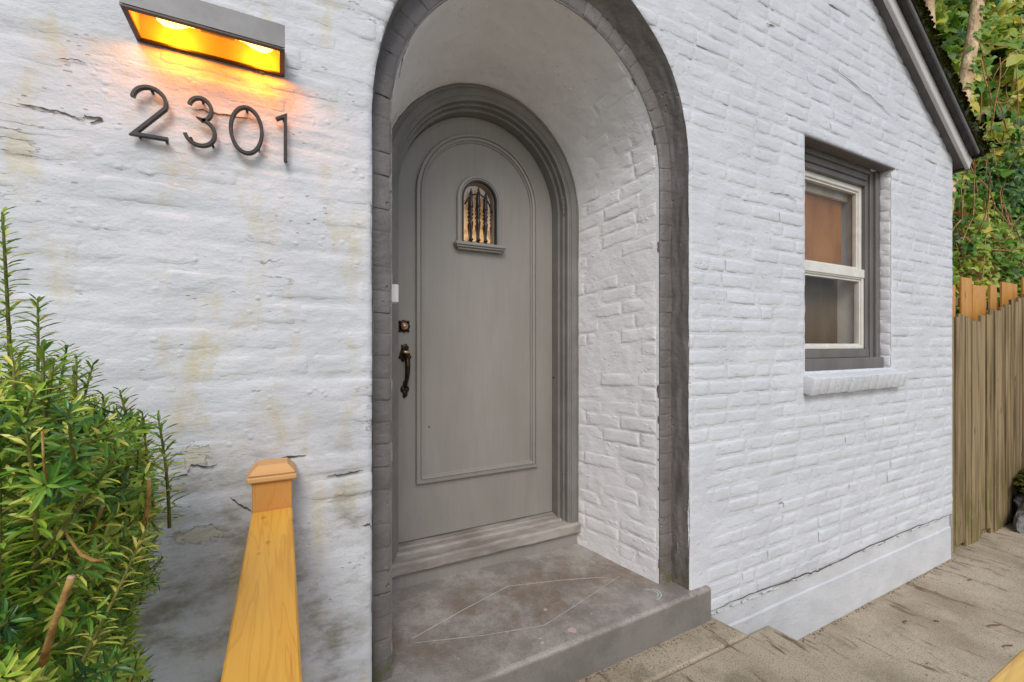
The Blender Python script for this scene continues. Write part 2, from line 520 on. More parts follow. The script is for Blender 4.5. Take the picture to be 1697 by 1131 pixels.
class MB:
    """collects pieces into ONE mesh"""
    def __init__(s):
        s.v = []; s.f = []
    def add(s, vs, fs):
        b = len(s.v)
        s.v += [tuple(p) for p in vs]
        s.f += [[i + b for i in f] for f in fs]
    def box(s, x0, x1, y0, y1, z0, z1, bev=0.0, mtx=None, seg=1):
        bm = bmesh.new()
        bmesh.ops.create_cube(bm, size=1)
        for v in bm.verts:
            v.co = Vector((x0 + (v.co.x + .5) * (x1 - x0), y0 + (v.co.y + .5) * (y1 - y0), z0 + (v.co.z + .5) * (z1 - z0)))
        if bev:
            bmesh.ops.bevel(bm, geom=bm.edges[:] + bm.verts[:], offset=bev, segments=seg, profile=.5, affect='EDGES')
        if mtx is not None:
            bm.transform(mtx)
        bm.verts.index_update()
        s.add([v.co[:] for v in bm.verts], [[v.index for v in f.verts] for f in bm.faces])
        bm.free()
    def tube(s, pts, rad, n=8, cap=True):
        pts = [Vector(p) for p in pts]
        k = len(pts)
        rr = rad if hasattr(rad, '__len__') else [rad] * k
        rings = []
        up = None
        for i, p in enumerate(pts):
            d = (pts[min(i + 1, k - 1)] - pts[max(i - 1, 0)]).normalized()
            if up is None:
                up = d.orthogonal().normalized()
            a = (up - d * up.dot(d))
            a = a.normalized() if a.length > 1e-6 else d.orthogonal().normalized()
            up = a
            b = d.cross(a)
            rings.append([p + (a * math.cos(2 * math.pi * q / n) + b * math.sin(2 * math.pi * q / n)) * rr[i] for q in range(n)])
        vs = [q for r in rings for q in r]
        fs = [[i * n + q, i * n + (q + 1) % n, (i + 1) * n + (q + 1) % n, (i + 1) * n + q] for i in range(k - 1) for q in range(n)]
        if cap:
            fs += [list(range(n))[::-1], [(k - 1) * n + q for q in range(n)]]
        s.add(vs, fs)
    def lathe(s, prof, c, axis='Z', n=12):
        """prof: (radius, height) pairs round an axis through c"""
        vs, fs = [], []
        for r, h in prof:
            for q in range(n):
                a = 2 * math.pi * q / n
                p = (r * math.cos(a), r * math.sin(a), h)
                if axis == 'Y':
                    p = (p[0], p[2], p[1])
                if axis == 'X':
                    p = (p[2], p[0], p[1])
                vs.append((c[0] + p[0], c[1] + p[1], c[2] + p[2]))
        for i in range(len(prof) - 1):
            for q in range(n):
                fs.append([i * n + q, i * n + (q + 1) % n, (i + 1) * n + (q + 1) % n, (i + 1) * n + q])
        fs.append(list(range(n))[::-1]); fs.append([(len(prof) - 1) * n + q for q in range(n)])
        s.add(vs, fs)
    def plate(s, outline, y0, y1, bev=.0015):
        """outline: (x,z) loop, front at y1 (<y0), bevelled front edge"""
        n = len(outline)
        cx = sum(p[0] for p in outline) / n; cz = sum(p[1] for p in outline) / n
        def sc(p, k):
            d = math.hypot(p[0] - cx, p[1] - cz) + 1e-9
            f = max(0, 1 - k / d)
            return cx + (p[0] - cx) * f, cz + (p[1] - cz) * f
        vs = [(p[0], y0, p[1]) for p in outline] + [(p[0], y1 + bev, p[1]) for p in outline]
        vs += [(*(lambda q: (q[0], y1, q[1]))(sc(p, bev)),) for p in outline]
        fs = []
        for k in range(2):
            for i in range(n):
                fs.append([k * n + i, k * n + (i + 1) % n, (k + 1) * n + (i + 1) % n, (k + 1) * n + i])
        vs.append((cx, y1, cz))
        for i in range(n):
            fs.append([2 * n + i, 2 * n + (i + 1) % n, 3 * n])
        s.add(vs, fs)
    def build(s, name, mat, parent=None, smooth=False, **kw):
        return mk(name, s.v, s.f, mat, parent, smooth, **kw)
def box(name, dims, mat, parent=None, bev=.002, mtx=None, **kw):
    b = MB(); b.box(*dims, bev=bev, mtx=mtx)
    return b.build(name, mat, parent, False, **kw)

def clip_grid(xs, zs, fun):
    """grid over xs, zs kept where fun(x, z) >= 0; the cut follows the outline"""
    nx, nz = len(xs), len(zs)
    Xg, Zg = np.meshgrid(xs, zs, indexing='ij')
    Fv = fun(Xg, Zg)
    Fv = np.where(np.abs(Fv) < 1e-7, 1e-9, Fv)
    ins = Fv > 0
    cnt = ins[:-1, :-1].astype(int) + ins[1:, :-1] + ins[1:, 1:] + ins[:-1, 1:]
    idx = -np.ones((nx, nz), int)
    vx, faces, ecache = [], [], {}
    use = np.zeros((nx, nz), bool)
    A = cnt > 0
    use[:-1, :-1] |= A; use[1:, :-1] |= A; use[1:, 1:] |= A; use[:-1, 1:] |= A
    use &= ins
    ii, jj = np.nonzero(use)
    idx[ii, jj] = np.arange(len(ii))
    vx = np.stack([Xg[ii, jj], Zg[ii, jj]], 1).tolist()
    fi, fj = np.nonzero(cnt == 4)
    q = np.stack([idx[fi, fj], idx[fi + 1, fj], idx[fi + 1, fj + 1], idx[fi, fj + 1]], 1)
    faces = q.tolist()
    pi, pj = np.nonzero((cnt > 0) & (cnt < 4))
    for i, j in zip(pi.tolist(), pj.tolist()):
        c = [(i, j), (i + 1, j), (i + 1, j + 1), (i, j + 1)]
        poly = []
        for k in range(4):
            a, b = c[k], c[(k + 1) % 4]
            if ins[a]:
                poly.append(int(idx[a]))
            if ins[a] != ins[b]:
                key = (a, b) if a < b else (b, a)
                if key not in ecache:
                    t = Fv[key[0]] / (Fv[key[0]] - Fv[key[1]])
                    p0 = (Xg[key[0]], Zg[key[0]]); p1 = (Xg[key[1]], Zg[key[1]])
                    ecache[key] = len(vx)
                    vx.append([p0[0] + t * (p1[0] - p0[0]), p0[1] + t * (p1[1] - p0[1])])
                poly.append(ecache[key])
        if len(poly) >= 3:
            faces.append(poly)
    return np.array(vx).reshape(-1, 2), faces

# ------------------------------------------------------------------ setting: ground, landing, steps, walkway
def sheet(name, x0, x1, y0, y1, z, n, mat, amp=0.0, kind='structure', par=None):
    xs = np.linspace(x0, x1, n + 1); ys = np.linspace(y0, y1, n + 1)
    X, Y = np.meshgrid(xs, ys, indexing='ij')
    Zz = z + amp * fbm(X * .9, Y * .9, 3, 5)
    vs = np.stack([X.ravel(), Y.ravel(), Zz.ravel()], 1)
    k = n + 1
    fs = [[i * k + j, (i + 1) * k + j, (i + 1) * k + j + 1, i * k + j + 1] for i in range(n) for j in range(n)]
    return mk(name, vs, fs, mat, par, True, kind=kind)
sheet('ground', -600, 600, -600, 600, -.56, 12, M['dirt'])
GZ = -.47
def prism(name, loop, z0, z1, mat, parent=None, bev=.008, **kw):
    bm = bmesh.new()
    b = [bm.verts.new((x, y, z0)) for x, y in loop]
    f = bm.faces.new(b)
    r = bmesh.ops.extrude_face_region(bm, geom=[f])
    for e in r['geom']:
        if isinstance(e, bmesh.types.BMVert):
            e.co.z = z1
    bmesh.ops.recalc_face_normals(bm, faces=bm.faces)
    if bev:
        ed = [e for e in bm.edges if all(abs(v.co.z - z1) < 1e-6 for v in e.verts)]
        bmesh.ops.bevel(bm, geom=ed, offset=bev, segments=2, profile=.5, affect='EDGES')
    return from_bm(name, bm, mat, parent, False, **kw)
# walkway slabs with joints
prism('walkway', [(2.05, -9), (9.0, -9), (9.0, .40), (4.29, .40), (4.29, .02), (2.05, .02)], -.60, GZ, CONC, bev=0, kind='structure')
# landing in two pours (joint parallel to the wall), splayed right edge
def le(y, x0=1.722, k=.185):
    return x0 - k * y
prism('landing', [(.024, .0), (.024, -.158), (le(-.158), -.158), (le(0), .0)], -.60, -.150, CONC, bev=.010, kind='structure')
prism('landing', [(.024, -.163), (.024, -1.6), (le(-1.6), -1.6), (le(-.163), -.163)], -.60, -.152, CONC, bev=.010, kind='structure')
prism('step', [(1.60, 0.0), (1.60, -1.6), (2.142 + .09 * 1.6, -1.6), (2.142, 0.0)], -.60, -.312, CONC, bev=.012, kind='structure')

# ------------------------------------------------------------------ the house
HOUSE = thing('brick_house', (1.0, 0, -.15), 'white painted brick house front with a grey arched entry and a gabled roof edge', 'house')
C0, ZB, CH = .909, -.143, .0707          # arch centre, bottom of brickwork, course height
XR = 4.300                               # right corner
WX0, WX1, WZ0, WZ1 = 2.461, 3.405, .935, 2.197
def rake(x):
    return 3.168 - .661 * (x - 3.169)

def arch_pts(cx, hw, zl, hl, zr, hr, z0=-.02, nst=46, nar=72):
    """outline from bottom left, over the crown, to bottom right; constant parametrisation"""
    P = []
    for k in range(nst):
        P.append((cx - hw, z0 + (zl - z0) * k / nst))
    for k in range(nar + 1):
        a = math.pi - math.pi * k / nar
        c, s = math.cos(a), math.sin(a)
        P.append((cx + hw * c, (zl + hl * s) if k < nar / 2 else (zr + hr * s)))
    for k in range(1, nst + 1):
        P.append((cx + hw, zr - (zr - z0) * k / nst))
    return np.array(P)
AF = arch_pts(.9085, .6735, 1.765, .805, 1.88, .69)
AR = arch_pts(.908, .660, 1.835, .660, 1.835, .660)
AI = arch_pts(.907, .594, 1.83, .600, 1.83, .600)
AB = arch_pts(.893, .524, 1.775, .558, 1.775, .558)
def f_arch(X, Z):
    L = X < .9085
    zc = np.where(L, 1.765, 1.88); hh = np.where(L, .805, .69)
    up = (np.sqrt(((X - .9085) / .6735) ** 2 + ((Z - zc) / hh) ** 2) - 1) * .6735
    side = np.abs(X - .9085) - .6735
    d = np.where(Z > zc, up, side)
    return np.where(Z < -.05, .5, d)
def f_win(X, Z):
    return np.maximum(np.maximum(WX0 - X, X - WX1), np.maximum(WZ0 - Z, Z - WZ1))
def f_rake(X, Z):
    return (rake(X) + .03 - Z)
def leftness(X):
    return sstep(.30, .15, X)
def relief(X, Z):
    """slow unevenness shared by bricks and the paint skin (outward)"""
    L = leftness(X)
    r = .004 * fbm(X * 2.6, Z * 4.0, 4, 11) + .0016 * fbm(X * 9, Z * 26, 3, 21)
    r = r + L * (.0014 * fbm(X * 7.0, Z * 9.0, 4, 31) + .0007 * fbm(X * 10, Z * 50, 3, 41))
    # sagging paint along the bed joints
    wz = Z + .008 * fbm(X * 4, Z * 3, 2, 35)
    dj = np.abs((wz - ZB) / CH - np.round((wz - ZB) / CH)) * CH
    r = r - (.0011 * L + .0012) * np.exp(-(dj / .011) ** 2) * np.clip(.5 + 1.6 * fbm(X * 3.5, np.round((wz - ZB) / CH) * 3.7, 2, 37), 0, 1.3)
    return r
def edge_round(X, Z):
    d = np.minimum(np.minimum(f_arch(X, Z), f_win(X, Z)), .03)
    return -.008 * np.clip(1 - d / .016, 0, 1) ** 2
def h_sheet(X, Z):
    L = leftness(X)
    n = fbm(X * 7, Z * 9, 4, 51)
    jd_r = np.clip(.0022 + .0034 * n, -.0002, .0050)
    jd_l = np.clip(.0003 + .0030 * n, -.0016, .004)
    # smooth plastered patches
    patch = np.maximum.reduce([sstep(1.72, 1.66, X) * sstep(.62, .5, Z), sstep(1.78, 1.74, X) * sstep(1.52, 1.535, Z) * sstep(1.72, 1.70, Z)])
    jd = jd_r * (1 - L) + jd_l * L
    jd = jd * (1 - patch) + (-.0015) * patch
    return relief(X, Z) - jd + edge_round(X, Z)

# --- skin of paint and mortar
xs = np.unique(np.round(np.concatenate([np.arange(-.80, 1.70, .0065), np.arange(1.70, 2.5, .009), np.arange(2.5, XR, .0125), [WX0, WX1, XR]]), 5))
zs = np.unique(np.round(np.concatenate([np.arange(ZB, 3.40, .0075), [WZ0, WZ1]]), 5))
def cull(a, tol=.002):
    keep = [a[0]]
    fix = {round(v, 5) for v in (WX0, WX1, XR, WZ0, WZ1)}
    for v in a[1:]:
        if v - keep[-1] < tol:
            if round(float(v), 5) in fix:
                keep[-1] = v
            continue
        keep.append(v)
    return np.array(keep)
xs, zs = cull(xs), cull(zs)
v2, fs = clip_grid(xs, zs, lambda X, Z: np.minimum(np.minimum(f_arch(X, Z), f_win(X, Z)), f_rake(X, Z)))
hy = h_sheet(v2[:, 0], v2[:, 1])
WALL = mk('wall', np.stack([v2[:, 0], -hy, v2[:, 1]], 1), fs, WHITE, HOUSE, True)
# rest of the gable front outside the view, and the body of the house behind
mk('wall', [(-2.6, .004, -.6), (-.79, .004, -.6), (-.79, .004, 3.39), (-.79, .004, 3.4), (-2.6, .004, 2.33)], [[0, 1, 2, 3, 4]], WHITE, HOUSE, False)
mk('wall', [(-.81, .006, -.6), (.3, .006, -.6), (.3, .006, -.13), (-.81, .006, -.13)], [[0, 1, 2, 3]], WHITE, HOUSE, False)
mk('wall', [(-2.6, .004, 2.33), (-.79, .004, 3.385), (2.83, .004, 3.385), (.9, .004, 4.667)], [[0, 1, 2, 3]], WHITE, HOUSE, False)
mk('wall', [(XR, .0, -.6), (XR, 6, -.6), (XR, 6, rake(XR)), (XR, 0.0, rake(XR))], [[0, 1, 2, 3]], WHITE, HOUSE, False)
mk('wall', [(-2.6, .004, -.6), (-2.6, 6, -.6), (-2.6, 6, 2.33), (-2.6, 0.004, 2.33)], [[3, 2, 1, 0]], WHITE, HOUSE, False)

# --- bricks: collected first, the 300 that show largest become objects of their own
rng = random.Random(7)
BR = []                                   # (area, verts, faces, mat, parent, kind)
def area_of(vs):
    pp = [proj(*p) for p in vs[::max(1, len(vs) // 12)]]
    if any(p is None for p in pp):
        return 0
    x0 = min(p[0] for p in pp); x1 = max(p[0] for p in pp); y0 = min(p[1] for p in pp); y1 = max(p[1] for p in pp)
    w_ = min(x1, 1697) - max(x0, 0); h_ = min(y1, 1131) - max(y0, 0)
    return w_ * h_ if w_ > 0 and h_ > 0 else 0
nc = int((3.35 - ZB) / CH)
for r_ in range(nc):
    z0 = ZB + r_ * CH; z1 = z0 + CH
    x = -.85 + (.111 if r_ % 2 else 0) + rng.uniform(-.03, .03)
    while x < XR - .02:
        ln = .2225 if rng.random() > .16 else .112
        ln += rng.uniform(-.008, .008)
        x1 = min(x + ln, XR)
        if XR - x1 < .05:
            x1 = XR
        j = rng.uniform(.0035, .0065)
        a0, a1 = x + j, x1 - (j if x1 < XR else 0)
        b0, b1 = z0 + rng.uniform(.0035, .0075), z1 - rng.uniform(.0035, .0065)
        x = x1
        if a1 - a0 < .03:
            continue
        near = a0 < 1.9
        nx = max(3, int((a1 - a0) / (.012 if near else .02))); nz = 7 if near else 6
        bx = np.linspace(a0, a1, nx + 1); bz = np.linspace(b0, b1, nz + 1)
        # tighten the rim so the arris is round
        bx = np.unique(np.concatenate([bx, [a0 + .003, a1 - .003]])); bz = np.unique(np.concatenate([bz, [b0 + .003, b1 - .003]]))
        cxm, czm = (a0 + a1) / 2, (b0 + b1) / 2
        vv, ff = clip_grid(bx, bz, lambda X, Z: np.minimum(np.minimum(f_arch(X, Z), f_win(X, Z)), f_rake(X, Z)))
        if len(ff) < 3 or np.ptp(vv[:, 0]) < .018 or np.ptp(vv[:, 1]) < .012:
            continue
        X, Z = vv[:, 0], vv[:, 1]
        Lf = float(leftness(np.array([cxm]))[0])
        jit = rng.gauss(0, .0010) * (1 - .5 * Lf)
        tx, tz = rng.gauss(0, .006), rng.gauss(0, .02)
        de = np.minimum(np.minimum(X - a0, a1 - X + (.02 if a1 >= XR - .001 else 0)), np.minimum(Z - b0, b1 - Z))
        # rounded, uneven arrises
        cxr = np.clip(np.minimum(X - a0, a1 - X), 0, .02); czr = np.clip(np.minimum(Z - b0, b1 - Z), 0, .02)
        de = np.minimum(de, .02 - np.hypot(.02 - cxr, .02 - czr) + .004) + .005 * fbm(X * 34, Z * 34, 2, 63)
        rad = .013
        dome = -.0048 * (1 - np.sqrt(np.clip(1 - (1 - np.clip(de / rad, 0, 1)) ** 2, 0, 1)))
        hh = relief(X, Z) + jit + tx * (X - cxm) + tz * (Z - czm) + dome + edge_round(X, Z) + .0015 * fbm(X * 22, Z * 30, 3, 61)
        V3 = np.stack([X, -hh, Z], 1)
        BR.append((area_of(V3.tolist()), V3, ff, WHITE, WALL))

# --- arch: dark reveal, ring of bricks, white splayed jambs and barrel
def loft(A, ya, B, yb, nt_, amp=.003, seed=0, taper=0.0):
    """surface between two outlines; normal noise"""
    n = len(A)
    vs = []
    T = np.linspace(0, 1, nt_ + 1)
    s = np.concatenate([[0], np.cumsum(np.hypot(*(np.diff(A, axis=0).T)))])
    for t in T:
        P = A * (1 - t) + B * t
        tg = np.gradient(P, axis=0)
        nn = np.stack([tg[:, 1], -tg[:, 0]], 1)
        nn /= np.linalg.norm(nn, axis=1)[:, None] + 1e-9      # points to the inside of the arch
        d = amp * fbm(s * 5, np.full(n, t * 3.5), 4, seed) + amp * .4 * fbm(s * 22, np.full(n, t * 9), 3, seed + 9)
        if taper:
            d = (d + .001) * float(sstep(0, taper, t))
        y = ya * (1 - t) + yb * t
        q = P + nn * d[:, None]
        vs.append(np.stack([q[:, 0], np.full(n, y), q[:, 1]], 1))
    V = np.concatenate(vs)
    fs = [[k * n + i, k * n + i + 1, (k + 1) * n + i + 1, (k + 1) * n + i] for k in range(nt_) for i in range(n - 1)]
    return V, fs
def dense(A, k=3):
    i = np.arange(len(A)); u = np.linspace(0, len(A) - 1, (len(A) - 1) * k + 1)
    return np.stack([np.interp(u, i, A[:, 0]), np.interp(u, i, A[:, 1])], 1)
V, fs = loft(dense(AF), .003, dense(AR), .105, 14, .007, 71)
mk('arch_reveal', V, fs, TRIM, HOUSE, True)
V, fs = loft(dense(AR), .0955, dense(AI), .0965, 5, .002, 75)
RING = mk('arch_ring', V, fs, TRIM, HOUSE, True)
V, fs = loft(dense(AI), .100, dense(AB), .612, 60, .006, 79, taper=.16)
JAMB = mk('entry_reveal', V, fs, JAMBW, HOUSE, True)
def arclen(A):
    return np.concatenate([[0], np.cumsum(np.hypot(*(np.diff(A, axis=0).T)))])
def at_s(A, S_, s):
    return np.stack([np.interp(s, S_, A[:, 0]), np.interp(s, S_, A[:, 1])], 1)
SI = arclen(AI)
tot = SI[-1]
# ring bricks: parametrised by distance along the inner outline
dAR, dAI, dAB = dense(AR), dense(AI), dense(AB)
sI = arclen(dAI)
s = .01
k_ = 0
while s < tot - .03:
    ln = rng.uniform(.066, .078) if (.0 < s) else .07
    if rng.random() < .25:
        ln *= 1.5
    s0, s1 = s + .0004, min(s + ln, tot) - .0004
    s += ln
    ns = 8
    us = np.concatenate([[s0, s0 + .003], np.linspace(s0 + .009, s1 - .009, ns - 3), [s1 - .003, s1]])
    Po = np.stack([np.interp(us, sI, dAR[:, 0]), np.interp(us, sI, dAR[:, 1])], 1)
    Pi = np.stack([np.interp(us, sI, dAI[:, 0]), np.interp(us, sI, dAI[:, 1])], 1)
    jit = rng.gauss(0, .0006); jy = rng.gauss(0, .0010); tl = rng.gauss(0, .0018)
    prof = [(-.06, .0), (.15, .0), (.45, -.002), (.75, -.0015), (.9, .0015), (.98, .006), (1.0, .012), (1.0, .022), (.97, .032)]
    vs = []
    for t, yy in prof:
        q = Po * (1 - t) + Pi * t
        ed = np.minimum(us - s0, s1 - us)
        dm = .0010 * (1 - np.sqrt(np.clip(1 - (1 - np.clip(ed / .012, 0, 1)) ** 2, 0, 1)))
        inw = (Pi - Po) / np.linalg.norm(Pi - Po, axis=1)[:, None]
        nz_ = .0015 * fbm(us * 40 + k_, np.full(len(us), t * 3), 3, 83)
        q = q + inw * ((jit - dm * (1 if t > .8 else 0) + nz_ * (t > .5)))[:, None]
        y = .0925 + yy + jy + tl * (us - s0) / (s1 - s0) + dm + .003 * fbm(us * 30 + k_ * 3, np.full(len(us), t * 4), 3, 85)
        vs.append(np.stack([q[:, 0], y, q[:, 1]], 1))
    m_ = len(us)
    V3 = np.concatenate(vs)
    ff = [[a * m_ + b, a * m_ + b + 1, (a + 1) * m_ + b + 1, (a + 1) * m_ + b] for a in range(len(prof) - 1) for b in range(m_ - 1)]
    c_ = V3.mean(0)
    vis = area_of(V3.tolist())
    BR.append((vis * 3, V3, ff, TRIM, RING))
    k_ += 1
# jamb bricks (courses along the outline, stretchers into the depth)
s = .004
r_ = 0
LJ = .506
while s < tot - .02:
    s0, s1 = s + .0045, s + CH - .0045
    s += CH
    r_ += 1
    zmid = np.interp((s0 + s1) / 2, sI, dAI[:, 1])
    if zmid > 2.30:
        continue
    right = (s0 > tot / 2)
    t_ = (0.0 if r_ % 2 else -.11) + rng.uniform(-.02, .02)
    while t_ < LJ:
        ln = .222 if rng.random() > .15 else .112
        t0, t1 = max(t_ + .0045, .014), min(t_ + ln - .0045, LJ + .004)
        t_ += ln
        if t1 - t0 < .035:
            continue
        nt_ = max(3, int((t1 - t0) / .015))
        ts = np.unique(np.concatenate([[t0, t0 + .003], np.linspace(t0 + .008, t1 - .008, nt_), [t1 - .003, t1]]))
        us = np.array([s0, s0 + .003, s0 + .009, (s0 + s1) / 2 - .012, (s0 + s1) / 2 + .012, s1 - .009, s1 - .003, s1])
        Pa = np.stack([np.interp(us, sI, dAI[:, 0]), np.interp(us, sI, dAI[:, 1])], 1)
        Pb = np.stack([np.interp(us, sI, dAB[:, 0]), np.interp(us, sI, dAB[:, 1])], 1)
        jit = rng.gauss(0, .0014); tl = rng.gauss(0, .008)
        vs = []
        for tt in ts:
            q = Pa * (1 - tt / .512) + Pb * (tt / .512)
            tg = np.gradient(q, axis=0)
            nn = np.stack([tg[:, 1], -tg[:, 0]], 1); nn /= np.linalg.norm(nn, axis=1)[:, None]
            ed = np.minimum(np.minimum(us - s0, s1 - us), min(tt - t0, t1 - tt))
            dm = .0038 * (1 - np.sqrt(np.clip(1 - (1 - np.clip((ed + .004 * fbm(us * 34, np.full(len(us), tt * 34), 2, 65)) / .015, 0, 1)) ** 2, 0, 1)))
            fill = .0022 + .003 * float(fbm(np.array([s0 * 3]), np.array([tt * 5.]), 2, 91)[0]) - .0022 * max(0., min(1., (zmid - 1.9) / .3))
            d = fill + jit + tl * (tt - t0) - dm + .004 * fbm(us * 12, np.full(len(us), tt * 9), 3, 87)
            q = q + nn * d[:, None]
            vs.append(np.stack([q[:, 0], np.full(len(us), .100 + tt), q[:, 1]], 1))
        m_ = len(us)
        V3 = np.concatenate(vs)
        ff = [[a * m_ + b, a * m_ + b + 1, (a + 1) * m_ + b + 1, (a + 1) * m_ + b] for a in range(len(ts) - 1) for b in range(m_ - 1)]
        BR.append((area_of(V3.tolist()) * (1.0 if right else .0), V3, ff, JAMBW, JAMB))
BR.sort(key=lambda b: -b[0])
NB = 284
rest = {}
for i, (ar, V3, ff, mat, par) in enumerate(BR):
    if i < NB and ar > 60:
        mk('brick', V3, ff, mat, par, True, origin=V3.mean(0))
    else:
        rest.setdefault(par.name, [par, mat, MB()])[2].add(V3.tolist(), ff)
for k, (par, mat, mb) in rest.items():
    mk('far_bricks', mb.v, mb.f, mat, par, True, kind='stuff')

# --- foundation under the brickwork
prof = [(-.135, .030), (-.146, .012), (-.236, .011), (-.243, .0035), (-.62, .002)]
fx = np.arange(1.60, XR + .001, .03); fx[-1] = XR - .012
vs = []
for z, y in prof:
    for x in fx:
        vs.append((x, y + .002 * float(vn(x * 9, z * 9, 3)), z + .004 * float(vn(x * 5, 1.5, 4)) * (z > -.3)))
n = len(fx)
fs = [[k * n + i, (k + 1) * n + i, (k + 1) * n + i + 1, k * n + i + 1] for k in range(len(prof) - 1) for i in range(n - 1)]
b = len(vs)
vs += [(XR - .012, 3, -.135), (XR - .012, 3, -.62), (XR - .012, .03, -.135), (XR - .012, .002, -.62)]
fs.append([b, b + 1, b + 3, b + 2])
FOUND = m_paint('foundation_paint', (.55, .55, .555), (.63, .63, .635), (.30, .27, .23), left_dirt=False, pit=.8)
mk('foundation', vs, fs, FOUND, HOUSE, False)
# ragged mortar lip and peeled spots along the crack
b = MB()
for k in range(46):
    x = rng.uniform(1.72, XR - .05); l = rng.uniform(.02, .09); z = -.147 + rng.uniform(-.004, .004)
    b.box(x, x + l, -.002, .02, z - rng.uniform(.003, .007), z + .003, .002)
b.build('crack_lip', M['found'], HOUSE, kind='stuff')
def skin_y(x, z):
    return -max(float(h_sheet(np.array([x]), np.array([z]))[0]), float(relief(np.array([x]), np.array([z]))[0] + .001))
# open joints and cracks big enough to see as dark slots on the left side
def crack(pts, wdt, seed):
    r = random.Random(seed)
    P = []
    for (ax, ay), (bx_, by_) in zip(pts[:-1], pts[1:]):
        for k in range(6):
            t = k / 6
            P.append((ax + (bx_ - ax) * t + r.uniform(-1.2, 1.2), ay + (by_ - ay) * t + r.uniform(-1.4, 1.4)))
    P.append(pts[-1])
    up, dn = [], []
    for i, (px, py) in enumerate(P):
        t = i / (len(P) - 1)
        w2 = .75 * wdt * (.25 + math.sin(math.pi * t) ** .6) * r.uniform(.5, 1.2) * .5
        for lst, s_ in ((up, -1), (dn, 1)):
            q = onY(px, py + s_ * w2)
            lst.append((q.x, skin_y(q.x, q.z) - .0028, q.z))
    n = len(P)
    mk('crack', up + dn, [[i, i + 1, n + i + 1, n + i] for i in range(n - 1)], M['slot'], HOUSE, False)
for q, (pts, wd) in enumerate([
        ([(30, 173), (95, 185), (138, 200)], 3), ([(137, 202), (142, 194), (172, 199), (150, 206)], 5),
        ([(285, 792), (310, 785), (318, 770), (350, 774), (360, 768)], 3),
        ([(430, 771), (470, 760), (508, 754)], 4), ([(540, 790), (570, 786), (602, 779)], 3.2),
        ([(380, 822), (400, 838), (416, 846)], 3.5), ([(322, 180), (362, 190), (420, 200)], 3.2),
        ([(600, 871), (612, 868), (617, 878)], 4),
        ([(93, 100), (125, 100), (143, 106)], 1.8),
        ([(1275, 320), (1300, 322), (1320, 334)], 1.5), ([(1375, 110), (1440, 160), (1480, 196)], 1.6), ([(1268, 40), (1284, 46)], 2.5),
        ([(1178, 1012), (1240, 985), (1300, 965), (1326, 954), (1360, 944), (1440, 905), (1520, 872), (1575, 853)], 2.6),
        ([(1290, 835), (1296, 832), (1298, 842)], 2.5)]):
    crack(pts, wd, 100 + q)
# rusty nail in the right reveal
b = MB(); b.tube([(1.572, .06, .185), (1.548, .035, .172), (1.536, .022, .168)], .004, 8); b.tube([(1.538, .024, .169), (1.532, .018, .166)], .0075, 8)
b.build('bent_nail', TRIM, HOUSE)

# --- entry slab
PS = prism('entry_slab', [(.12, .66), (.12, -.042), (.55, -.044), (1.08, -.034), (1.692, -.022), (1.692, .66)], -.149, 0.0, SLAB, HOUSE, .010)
def ribbon(name, pts, wd, mat, parent, z=.0008):
    r = random.Random(len(pts) * 7 + int(pts[0][0]))
    vs, fs = [], []
    P = []
    for (a, b_) in zip(pts[:-1], pts[1:]):
        for k in range(12):
            P.append((a[0] + (b_[0] - a[0]) * k / 12, a[1] + (b_[1] - a[1]) * k / 12))
    P.append(pts[-1])
    W = [onZ(px, py, 0) for px, py in P]
    for i, p in enumerate(W):
        d = (W[min(i + 1, len(W) - 1)] - W[max(i - 1, 0)]).normalized()
        nn = Vector((-d.y, d.x, 0)) * wd * r.uniform(.35, .6)
        vs += [(p.x + nn.x, p.y + nn.y, z), (p.x - nn.x, p.y - nn.y, z)]
    fs = [[2 * i, 2 * i + 1, 2 * i + 3, 2 * i + 2] for i in range(len(W) - 1)]
    mk(name, vs, fs, mat, parent, False)
ribbon('scratch', [(683, 1059), (770, 1010), (842, 972), (930, 962), (1000, 957)], .0045, M['scratch'], PS)
ribbon('scratch', [(688, 1066), (800, 1054), (902, 1037), (960, 1000), (1026, 956)], .0032, M['scratch'], PS, .0011)
for q, (a0, a1, rr) in enumerate(((-.4, 2.2, .030), (-.9, 1.4, .042))):
    c = onZ(1077, 985, 0)
    vs, fs = [], []
    for k in range(15):
        a = a0 + (a1 - a0) * k / 14
        for rad in (rr, rr + .005):
            vs.append((c.x + rad * 1.1 * math.cos(a - .8), c.y + rad * math.sin(a - .8), .0012 + .0003 * q))
    mk('chalk_arc', vs, [[2 * i, 2 * i + 1, 2 * i + 3, 2 * i + 2] for i in range(14)], M['chalk'], PS, False)
def chip(px, py, r0, seed, z=.001, mat=None):
    r = random.Random(seed)
    c = onZ(px, py, 0)
    n = 12
    vs = [(c.x + r0 * r.uniform(.5, 1.2) * math.cos(6.283 * i / n), c.y + r0 * r.uniform(.5, 1.2) * math.sin(6.283 * i / n), z) for i in range(n)] + [(c.x, c.y, z + .0004)]
    mk('paint_chip', vs, [[i, (i + 1) % n, n] for i in range(n)], mat or M['chip'], PS, False)
for q, (px, py, r0) in enumerate(((904, 1011, .011), (949, 1045, .020), (898, 1066, .011), (896, 1059, .007), (841, 1050, .004), (940, 1031, .004), (1077, 1012, .004), (880, 1035, .004), (980, 1018, .005), (760, 1092, .004))):
    chip(px, py, r0, 40 + q)

